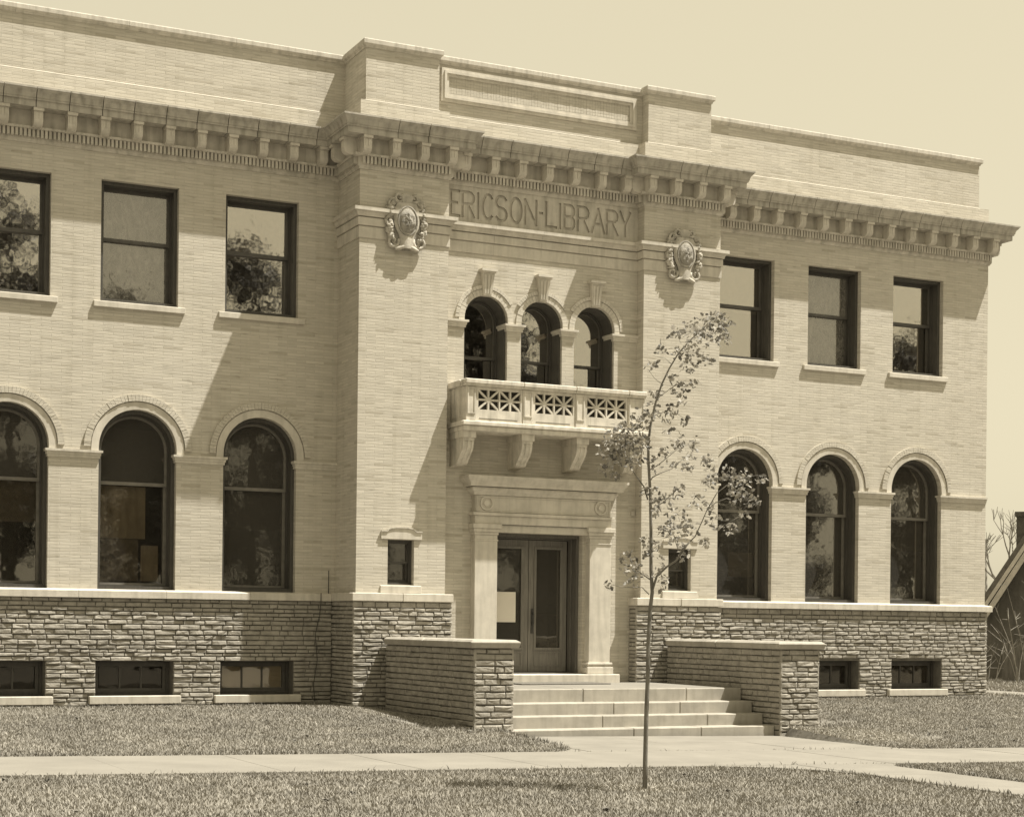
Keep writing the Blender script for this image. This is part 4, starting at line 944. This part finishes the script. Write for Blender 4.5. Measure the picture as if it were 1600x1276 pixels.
# ------------------------------------------------------------------ grass
TREE_BASE = Vector((-4.40, -11.79, 0.03))
def grass(name, mat, n, xr, yr, hmin, hmax, keep, width=0.006, lean=0.6, seed=1):
    r = np.random.default_rng(seed); xs = r.uniform(*xr, n); ys = r.uniform(*yr, n)
    m = np.array([keep(a, b) for a, b in zip(xs, ys)]); xs, ys = xs[m], ys[m]; n = len(xs)
    z = np.array([G(a, b) for a, b in zip(xs, ys)]) - 0.006
    h = r.uniform(hmin, hmax, n); a = r.uniform(0, 2 * np.pi, n); w = width * r.uniform(0.7, 1.4, n); la = r.uniform(0, 2 * np.pi, n); le = h * r.uniform(0.1, lean, n)
    ca, sa = np.cos(a) * w, np.sin(a) * w; lx, ly = np.cos(la) * le, np.sin(la) * le
    V = np.empty((n, 5, 3)); V[:, 0] = np.c_[xs - ca, ys - sa, z]; V[:, 1] = np.c_[xs + ca, ys + sa, z]
    V[:, 2] = np.c_[xs + ca * .7 + lx * .35, ys + sa * .7 + ly * .35, z + h * .6]; V[:, 3] = np.c_[xs - ca * .7 + lx * .35, ys - sa * .7 + ly * .35, z + h * .6]
    V[:, 4] = np.c_[xs + lx, ys + ly, z + h]
    idx = (np.arange(n) * 5)[:, None]
    loops = np.concatenate([idx + np.array([[0, 1, 2, 3]]), idx + np.array([[3, 2, 4]])], 1).ravel()
    me = bpy.data.meshes.new(name); me.vertices.add(n * 5); me.vertices.foreach_set('co', V.ravel())
    me.loops.add(n * 7); me.loops.foreach_set('vertex_index', loops)
    st_ = np.empty((n, 2), int); st_[:, 0] = np.arange(n) * 7; st_[:, 1] = st_[:, 0] + 4
    me.polygons.add(n * 2); me.polygons.foreach_set('loop_start', st_.ravel()); me.update(calc_edges=True)
    me.materials.append(M[mat]); o = bpy.data.objects.new(name, me); COL.objects.link(o); return stuff(o)
def lawn_ok(x, y):
    if in_path(x, y, random.uniform(-0.045, 0.025)): return False
    if y > -4.5 and -2.95 < x < 3.12: return False
    if y > -1.15 and abs(x) < 3.42: return False
    if y > -0.12 or (y > -0.24 and random.random() < 0.5): return False
    if y < Y_KERB: return False
    if -3.5 < x < -2.8 and -3.9 < y < -1.0 and random.random() < 0.85: return False      # bare strip by the cheek wall
    if x > 2.2 and abs((y + 5.0) - 0.0) < 1.3 and x < 3.4 + 0.8 * math.sin(y * 3) and random.random() < 0.72: return False
    if (x - TREE_BASE.x) ** 2 + (y - TREE_BASE.y) ** 2 < (0.42 + 0.1 * math.sin(9 * math.atan2(y - TREE_BASE.y, x - TREE_BASE.x))) ** 2 and random.random() < 0.6: return False
    return True
grass('lawn', 'grass', 620000, (-12, 13.5), (-14.9, -0.1), 0.014, 0.038, lawn_ok, 0.005, 1.0, 1)['label'] = 'mown lawn before the library and on the verge'
def edge_ok(x, y):
    if not lawn_ok(x, y): return False
    near = any(in_path(x + a, y + b, 0.0) for a, b in ((0.10, 0), (-0.10, 0), (0, -0.20), (0, -0.1)))
    return near or (y > -0.3) or (y < -4.2 and y > -4.7 and -3.1 < x < 3.2) or (-3.05 < x < -2.8 and y > -4.6)
grass('edge_grass', 'weed', 150000, (-12, 13.5), (-14.9, -0.1), 0.035, 0.07, edge_ok, 0.006, 0.9, 2)['label'] = 'longer ragged grass along walls and paving'
M['dry'] = grass_mat('dry_grass', 0.26, 0.46)
grass('dry_grass', 'dry', 30000, (2.3, 4.6), (-7.1, -4.45), 0.012, 0.035, lambda x, y: not in_path(x, y, 0.01) and random.random() < max(0, 1.15 - 0.75 * (x - 2.35) - 0.12 * math.sin(5 * y)), 0.006, 1.0, 6)['label'] = 'pale worn dry grass beside the path by the cheek wall'
grass('dry_grass', 'dry', 16000, (-3.75, -2.75), (-4.3, -1.05), 0.012, 0.03, lambda x, y: abs(x + 3.45 + 0.18 * (y + 1)) < 0.22, 0.006, 1.0, 7)['label'] = 'pale worn dry grass in a strip beside the shaded cheek wall'
grass('side_lawn', 'grass', 60000, (10.2, 24), (-0.1, 13.0), 0.03, 0.08, lambda x, y: not (11.05 < x < 12.15), 0.008, 0.9, 5)['label'] = 'rough grass beside the library towards the fence'
grass('dry_grass', 'dry', 9000, (TREE_BASE.x - 0.9, TREE_BASE.x + 0.9), (TREE_BASE.y - 0.8, TREE_BASE.y + 0.8), 0.010, 0.03, lambda x, y: ((x - TREE_BASE.x) / 0.75) ** 2 + ((y - TREE_BASE.y) / 0.55) ** 2 < random.random() ** 1.5, 0.006, 1.0, 8)['label'] = 'pale worn dry grass round the foot of the young tree'

wr = random.Random(31); wm = MB()
for _ in range(150):
    x, y = wr.uniform(-11, 12), wr.uniform(-14.5, -0.6)
    if not lawn_ok(x, y): continue
    for k in range(wr.randint(5, 10)):
        a = wr.uniform(0, 6.28); l = wr.uniform(0.03, 0.08); c, s_ = math.cos(a), math.sin(a); z = G(x, y); w_ = l * 0.22
        wm.add([(x, y, z), (x + c * l * .5 - s_ * w_, y + s_ * l * .5 + c * w_, z + l * .5), (x + c * l, y + s_ * l, z + l * .45), (x + c * l * .5 + s_ * w_, y + s_ * l * .5 - c * w_, z + l * .5)], [(0, 1, 2, 3)])
stuff(wm.build('lawn_weeds', 'weed', recalc=False))['label'] = 'small dark weeds scattered through the lawn'
# ------------------------------------------------------------------ young tree on the verge
def PXD(px, py, depth):
    a, b = px - 800.0, py - CY_PX; c, s = math.cos(ROLL), math.sin(ROLL); u = a * c + b * s; w = -a * s + b * c
    return CAMPOS + _rt * (u / F_PX * depth) + _fw * depth - _up * (w / F_PX * depth)
TD = 16.40
tree = thing('young_tree', 'slender young tree with thin trunk and sparse leaves standing on the verge', 'tree')
tr = MB(); rt_ = random.Random(4)
def limb(pts, r0, r1, dd=0.0, d1=None):
    d1 = dd if d1 is None else d1; n = len(pts); P3 = []
    for i, (a, b) in enumerate(pts): P3.append(PXD(a, b, TD + dd + (d1 - dd) * i / (n - 1)))
    tr.tube(P3, [r0 + (r1 - r0) * i / (n - 1) for i in range(n)], 7); return P3
limb([(1007, 1240), (1008, 1190), (1010, 1110), (1012, 1060), (1013, 1000), (1016, 950), (1019, 925), (1017, 890), (1017, 830), (1016, 770), (1013, 720), (1013, 690), (1017, 662), (1024, 630), (1034, 600), (1046, 575), (1060, 552), (1080, 530), (1104, 508), (1122, 492)], 0.0245, 0.0035)
for q in ([(1019, 922), (1026, 900), (1042, 885), (1056, 876), (1066, 862), (1078, 846)], 0.013, 0.005, 0, -0.25), ([(1058, 876), (1066, 858), (1086, 838), (1098, 812), (1104, 798), (1118, 785), (1136, 778)], 0.007, 0.003, -.1, -.35), \
        ([(1016, 905), (1004, 897), (990, 886), (985, 872)], 0.007, 0.003, 0, .3), ([(1014, 928), (1003, 917), (985, 917), (968, 916), (955, 913)], 0.005, 0.002, 0, -.2), ([(1012, 780), (1006, 760), (993, 742), (984, 728), (975, 705)], 0.008, 0.003, 0, .2), \
        ([(1014, 754), (1020, 745), (1034, 738), (1050, 732), (1068, 716), (1082, 712)], 0.006, 0.002, 0, .2), ([(1014, 735), (1030, 725), (1060, 700), (1085, 690)], 0.005, 0.002, 0, .25), ([(1016, 800), (1035, 785), (1052, 770), (1064, 760)], 0.005, 0.002, 0, -.2), \
        ([(1013, 700), (995, 690), (975, 682), (960, 676)], 0.006, 0.002, 0, -.15), ([(1060, 860), (1052, 835), (1046, 815)], 0.004, 0.002, -.1, 0), ([(1104, 798), (1120, 770), (1140, 755), (1165, 745), (1185, 742)], 0.005, 0.002, -.3, -.3), \
        ([(1050, 570), (1040, 560), (1020, 556)], 0.003, 0.0015, 0, .1), ([(1034, 600), (1022, 590), (1012, 576)], 0.003, 0.0015, 0, -.1), ([(1028, 622), (1050, 605), (1072, 594)], 0.003, 0.0015, 0, -.2), ([(1020, 650), (1045, 640), (1068, 652)], 0.003, 0.0015, 0, .1), \
        ([(1064, 548), (1090, 552), (1108, 560)], 0.003, 0.0015, 0, .2), ([(1090, 521), (1070, 518), (1055, 520)], 0.003, 0.0015, 0, -.1), ([(1017, 860), (1030, 850), (1046, 850)], 0.003, 0.0015, 0, .2), ([(1100, 806), (1140, 815), (1168, 800)], 0.003, 0.0015, -.3, -.4):
    limb(q[0], q[1], q[2], q[3], q[4])
tr.build('trunk', 'bark2', tree, smooth=True)
CL = [(1118, 500, 14, 26), (1100, 512, 18, 34), (1132, 504, 12, 16), (1085, 522, 16, 30), (1112, 524, 16, 28), (1134, 528, 10, 16), (1056, 520, 9, 14), (1075, 512, 9, 10), (1064, 550, 13, 20), (1085, 552, 15, 24), (1104, 562, 9, 12), (1034, 545, 10, 13), (1020, 572, 9, 12), (1074, 574, 10, 14),
      (1060, 606, 13, 22), (1050, 590, 8, 8), (1084, 598, 7, 7), (1066, 624, 9, 10), (1026, 612, 9, 12), (1050, 638, 9, 11), (1018, 640, 13, 20), (1012, 655, 12, 18), (1042, 652, 10, 12), (1070, 654, 7, 7), (995, 652, 12, 16), (1045, 672, 6, 6),
      (968, 682, 22, 60), (985, 676, 18, 44), (952, 700, 16, 34), (975, 712, 18, 40), (1000, 690, 16, 34), (948, 728, 10, 16), (964, 742, 7, 9), (990, 720, 12, 18), (1058, 690, 13, 22), (1084, 692, 11, 17), (1038, 706, 9, 10), (1072, 728, 10, 14), (1050, 728, 9, 10), (1022, 724, 11, 16), (1078, 712, 7, 8), (1005, 765, 9, 12), (1020, 770, 8, 9),
      (1106, 722, 12, 20), (1112, 745, 11, 20), (1106, 758, 8, 10), (1138, 742, 15, 24), (1152, 752, 15, 26), (1165, 745, 12, 16), (1190, 748, 8, 11), (1148, 772, 14, 22), (1170, 778, 13, 20), (1182, 784, 8, 8), (1090, 782, 12, 22), (1108, 792, 9, 14), (1060, 768, 13, 22), (1040, 780, 12, 18), (1025, 790, 9, 12), (1050, 800, 8, 10),
      (1064, 812, 14, 24), (1046, 828, 13, 22), (1078, 826, 12, 18), (1058, 842, 12, 18), (1035, 826, 10, 14), (1024, 800, 8, 8), (1118, 815, 12, 18), (1140, 822, 12, 18), (1160, 802, 8, 9), (1098, 846, 7, 8), (1010, 845, 10, 16), (1022, 855, 9, 12), (1010, 866, 8, 10), (1066, 862, 11, 16), (1032, 876, 8, 8),
      (978, 866, 8, 8), (990, 880, 11, 14), (975, 888, 8, 8), (988, 902, 12, 16), (1000, 895, 9, 10), (950, 913, 7, 9), (1036, 900, 9, 11), (1034, 914, 7, 8), (1024, 895, 7, 7)]
lf = MB()
for px, py, rpx, n in CL:
    d0 = rt_.uniform(-0.28, 0.28)
    for _ in range(int(n * 1.6)):
        a = rt_.uniform(0, 2 * math.pi); rr = rpx * math.sqrt(rt_.random()) * 1.05
        c = PXD(px + rr * math.cos(a), py + rr * math.sin(a), TD + d0 + rt_.uniform(-0.12, 0.12))
        ax = Vector((rt_.gauss(0, 1), rt_.gauss(0, 1), rt_.gauss(-0.35, 0.7))).normalized(); sd_ = ax.cross(Vector((rt_.gauss(0, 1), rt_.gauss(0, 1), rt_.gauss(0.6, 1)))).normalized(); nn = ax.cross(sd_)
        l = rt_.uniform(0.030, 0.066); w = l * rt_.uniform(0.26, 0.4); k = nn * (l * rt_.uniform(-0.12, 0.2))
        lf.add([c, c + ax * (0.3 * l) + sd_ * w, c + ax * (0.42 * l) + sd_ * (w * 0.55), c + ax * (0.65 * l) + sd_ * (w * 0.85) + k * 0.6, c + ax * l + k, c + ax * (0.65 * l) - sd_ * (w * 0.85) + k * 0.6, c + ax * (0.42 * l) - sd_ * (w * 0.55), c + ax * (0.3 * l) - sd_ * w, c + ax * (0.5 * l) + k * 0.1 - nn * 0.004],
               [(0, 1, 8), (1, 2, 8), (2, 3, 8), (3, 4, 8), (4, 5, 8), (5, 6, 8), (6, 7, 8), (7, 0, 8)])
lf.build('crown', 'leaf', tree, recalc=False)

# ------------------------------------------------------------------ trees across the street (seen mirrored in the windows)
def big_tree(seed, h, w):
    r = random.Random(seed); tb = MB(); tips = []
    tb.tube([(0, 0, -0.3), (0.1, 0, h * .15), (0, .1, h * .35), (.1, 0, h * .6), (0, 0, h * .9)], [.42, .33, .28, .18, .04], 9)
    for i in range(16):
        z = h * r.uniform(.22, .85); a = r.uniform(0, 6.28); l = w * (1.05 - abs(z / h - .5)) * r.uniform(.6, 1); p0 = Vector((0, 0, z)); p1 = p0 + Vector((math.cos(a) * l * .5, math.sin(a) * l * .5, l * .22)); p2 = p0 + Vector((math.cos(a) * l, math.sin(a) * l, l * .3))
        tb.tube([p0, p1, p2], [.11, .07, .02], 6); tips += [p1, p2, (p1 + p2) / 2]
    tips += [Vector((r.uniform(-.3, .3) * w, r.uniform(-.3, .3) * w, h * r.uniform(.6, 1))) for _ in range(12)]
    n = 22000; rg = np.random.default_rng(seed); T = np.array([tuple(t) for t in tips]); ix = rg.integers(0, len(T), n)
    C0 = T[ix] + rg.normal(0, 1, (n, 3)) * np.array([w * .17, w * .17, w * .14]); A = rg.normal(0, 1, (n, 3)); A /= np.linalg.norm(A, axis=1)[:, None]; B = np.cross(A, rg.normal(0, 1, (n, 3))); B /= np.linalg.norm(B, axis=1)[:, None]
    s = rg.uniform(.06, .15, n)[:, None]; V = np.stack([C0 - A * s, C0 + B * s * .6, C0 + A * s, C0 - B * s * .6], 1).reshape(-1, 3)
    lm = bpy.data.meshes.new('crown'); lm.from_pydata(V.tolist(), [], (np.arange(n * 4).reshape(-1, 4)).tolist()); lm.materials.append(M['leaf2'])
    tm = tb.mesh('trunk'); tm.materials.append(M['bark']); return tm, lm
KIND = [big_tree(1, 20, 3.4), big_tree(2, 14, 3.2), big_tree(3, 17, 3.6)]
for i, (x, y, k, hh) in enumerate([(0, -50, 0, 20), (5.5, -52, 2, 16), (11, -50, 2, 18.5), (16, -55, 1, 15), (21.3, -50, 0, 21.5), (25.2, -50, 1, 14), (28.8, -51, 1, 12.0), (36, -50, 1, 11), (42, -52, 1, 13), (49, -50, 2, 17.5), (56, -50, 0, 16), (-6, -54, 2, 18), (32, -57, 1, 12.5), (8, -60, 1, 15), (18, -62, 1, 15), (39, -60, 1, 13), (46, -60, 1, 14)]):
    sc = hh / (20, 14, 17)[k]
    t = thing('street_tree', 'leafy tree across the street, mirrored in the library windows', 'tree', group='trees across the street')
    t.location = (x, y, -0.2); t.rotation_euler = (0, 0, i * 1.9); t.scale = (sc, sc, sc)
    inst('trunk', KIND[k][0], t); inst('crown', KIND[k][1], t)

# ------------------------------------------------------------------ neighbour at the right edge: gabled house, fence, bare shrub
hs = thing('gabled_house', 'dark neighbouring house with steep gable, pale bargeboard and brick chimney', 'house')
# local frame: x along the gable, y back along the ridge; origin below the eave tip
hp = PXD(1524, 967, 45.0); hs.location = (hp.x, hp.y, 0.10); hs.rotation_euler = (0, 0, -0.82)
EZ = hp.z - 0.10; HWD = 3.2; RZ = EZ + 1.58 * HWD
MB().prism([(0.28, -0.2), (2 * HWD - 0.28, -0.2), (2 * HWD - 0.28, EZ + 0.3), (HWD, RZ - 0.15), (0.28, EZ + 0.3)], lambda a, b, t: (a, t, b), 0, 8).build('wall', 'house', hs)
for s in (-1, 1):
    rm = MB(); pts = [(0, EZ), (HWD, RZ), (HWD, RZ + 0.2), (-0.1, EZ + 0.06)]
    if s > 0: pts = [(2 * HWD - a, b) for a, b in pts]
    rm.prism(pts, lambda a, b, t: (a, t, b), -0.45, 8.4); rm.build('roof', 'roof', hs)
    for k, (o0, o1, y0) in enumerate(((0.02, 0.20, -0.50), (0.205, 0.42, -0.47))):
        bb = MB(); e = [(0 + 0.03 * k, EZ - o0 + 0.0), (HWD, RZ - o0), (HWD, RZ - o1), (0.05 + 0.06 * k, EZ - o1 + 0.08)]
        if s > 0: e = [(2 * HWD - a, b) for a, b in e]
        bb.prism(e, lambda a, b, t: (a, t, b), y0, -0.44); bb.build('bargeboard', 'hwood', hs)
ch = MB(); ch.box(0.98, 1.63, 0.35, 1.0, EZ + 0.9, EZ + 2.70); ch.box(0.94, 1.67, 0.31, 1.04, EZ + 2.70, EZ + 2.82); ch.build('chimney', 'chim', hs)
w = MB(); ring(w, rect_loop(1.3, 2.3, 0.9, 2.3), rect_loop(1.3, 2.3, 0.9, 2.3, 0.08), -0.04, 0.02); wo_ = w.build('window', 'hwood', hs); MB().box(1.38, 2.22, -0.015, -0.005, 0.98, 2.22).build('pane', 'glassd', wo_)
fe = thing('board_fence', 'weathered fence of upright boards in front of the dark gabled house', 'fence')
fq = PXD(1566, 1066, 42.5); fe.location = (fq.x, fq.y, 0.10); fe.rotation_euler = (0, 0, -0.75)
x = 0.0
while x < 4.5:
    wd_ = random.uniform(0.13, 0.15); hgt = 1.15 + random.uniform(-.03, .03)
    MB().box(x, x + wd_, 0, 0.025, -0.1, hgt).build('board', 'fence', fe); x += wd_ + random.uniform(0.008, 0.02)
for z in (0.35, 0.9): MB().box(0, 4.5, 0.026, 0.08, z, z + 0.09).build('rail', 'fence', fe)
def shrub(x, y, h, n, seed, label):
    r = random.Random(seed); t = thing('bare_shrub', label, 'shrub', group='bare shrubs beside the gabled house'); m = MB()
    for _ in range(n):
        a = r.uniform(0, 6.28); l = h * r.uniform(.5, 1); p0 = Vector((x + r.uniform(-.15, .15), y + r.uniform(-.15, .15), 0.1)); b = Vector((math.cos(a), math.sin(a), 0)) * r.uniform(.15, .6)
        p1 = p0 + Vector((0, 0, l * .5)) + b * .4 * l; p2 = p0 + Vector((0, 0, l)) + b * l; m.tube([p0, p1, p2], [.018, .012, .004], 4)
        for _ in range(5):
            q0 = p1.lerp(p2, r.random()); q1 = q0 + Vector((r.uniform(-.35, .35), r.uniform(-.35, .35), r.uniform(-.1, .4))); m.tube([q0, q1], [.008, .003], 4)
    m.build('twigs', 'twig', t)
q = PXD(1597, 1060, 41.5); shrub(q.x, q.y, 2.8, 9, 1, 'tall bare shrub with pale tangled twigs rising before the dark gable')
q = PXD(1550, 1064, 42.0); shrub(q.x, q.y, 1.3, 6, 2, 'low bare shrub by the library corner at the end of the board fence')
# unseen trees added to screen the sky and darken left-facing walls
for i, (x, y, k, hh) in enumerate(((-19.5, -6, 2, 15), (-20.5, 2, 0, 17), (-19, 9, 1, 14), (-25, -12, 2, 16), (-27, -2, 0, 18), (-27, 7, 1, 15))):
    t = thing('sky_screen_tree', 'unseen leafy tree added past the end of the library to screen the sky', 'tree', group='added trees screening the sky'); sc = hh / (20, 14, 17)[k]
    t.location = (x, y, 0.1); t.scale = (sc * 1.25, sc * 1.25, sc); t.rotation_euler = (0, 0, i * 2.3)
    inst('trunk', KIND[k][0], t); inst('crown', KIND[k][1], t)
# clipped hedge added across the street to darken reflections in the low windows
hg = thing('hedge', 'long dark clipped hedge added across the street to darken the low window reflections', 'hedge')
r = np.random.default_rng(9); n = 26000
Cc = np.c_[r.uniform(-25, 75, n), -44 + r.choice([-0.7, 0.7], n) * r.uniform(0.6, 1.05, n), r.uniform(0, 3.1, n) + r.normal(0, 0.12, n)]
A_ = r.normal(0, 1, (n, 3)); A_ /= np.linalg.norm(A_, axis=1)[:, None]; B_ = np.cross(A_, r.normal(0, 1, (n, 3))); B_ /= np.linalg.norm(B_, axis=1)[:, None]
V_ = np.stack([Cc - A_ * .17, Cc + B_ * .11, Cc + A_ * .17, Cc - B_ * .11], 1).reshape(-1, 3)
hm = bpy.data.meshes.new('foliage'); hm.from_pydata(V_.tolist(), [], np.arange(n * 4).reshape(-1, 4).tolist()); hm.materials.append(M['leaf2']); inst('foliage', hm, hg)
hb = MB(); hb.box(-25, 75, -44.5, -43.5, -0.4, 2.9); hb.build('inner_branches', 'bark', hg)

# bare tree behind the house
bt = thing('bare_tree', 'faint bare tree with fine pale twigs behind the gabled house', 'tree')
bq = PXD(1574, 1040, 62.0); rb = random.Random(8); bm_ = MB()
def grow(p, d, l, r, n):
    e = p + d * l; bm_.tube([p, (p + e) / 2 + Vector((rb.uniform(-.05, .05), rb.uniform(-.05, .05), 0)) * l, e], [r, r * .85, r * .7], 5, cap=False)
    if n:
        for _ in range(3 if n > 1 else 4):
            v = (d + Vector((rb.uniform(-.75, .75), rb.uniform(-.75, .75), rb.uniform(-.15, .55)))).normalized(); grow(e, v, l * rb.uniform(.6, .8), r * .62, n - 1)
grow(Vector((bq.x, bq.y, -0.2)), Vector((0, 0, 1)), 2.0, 0.12, 5)
bm_.build('branches', 'twig', bt)
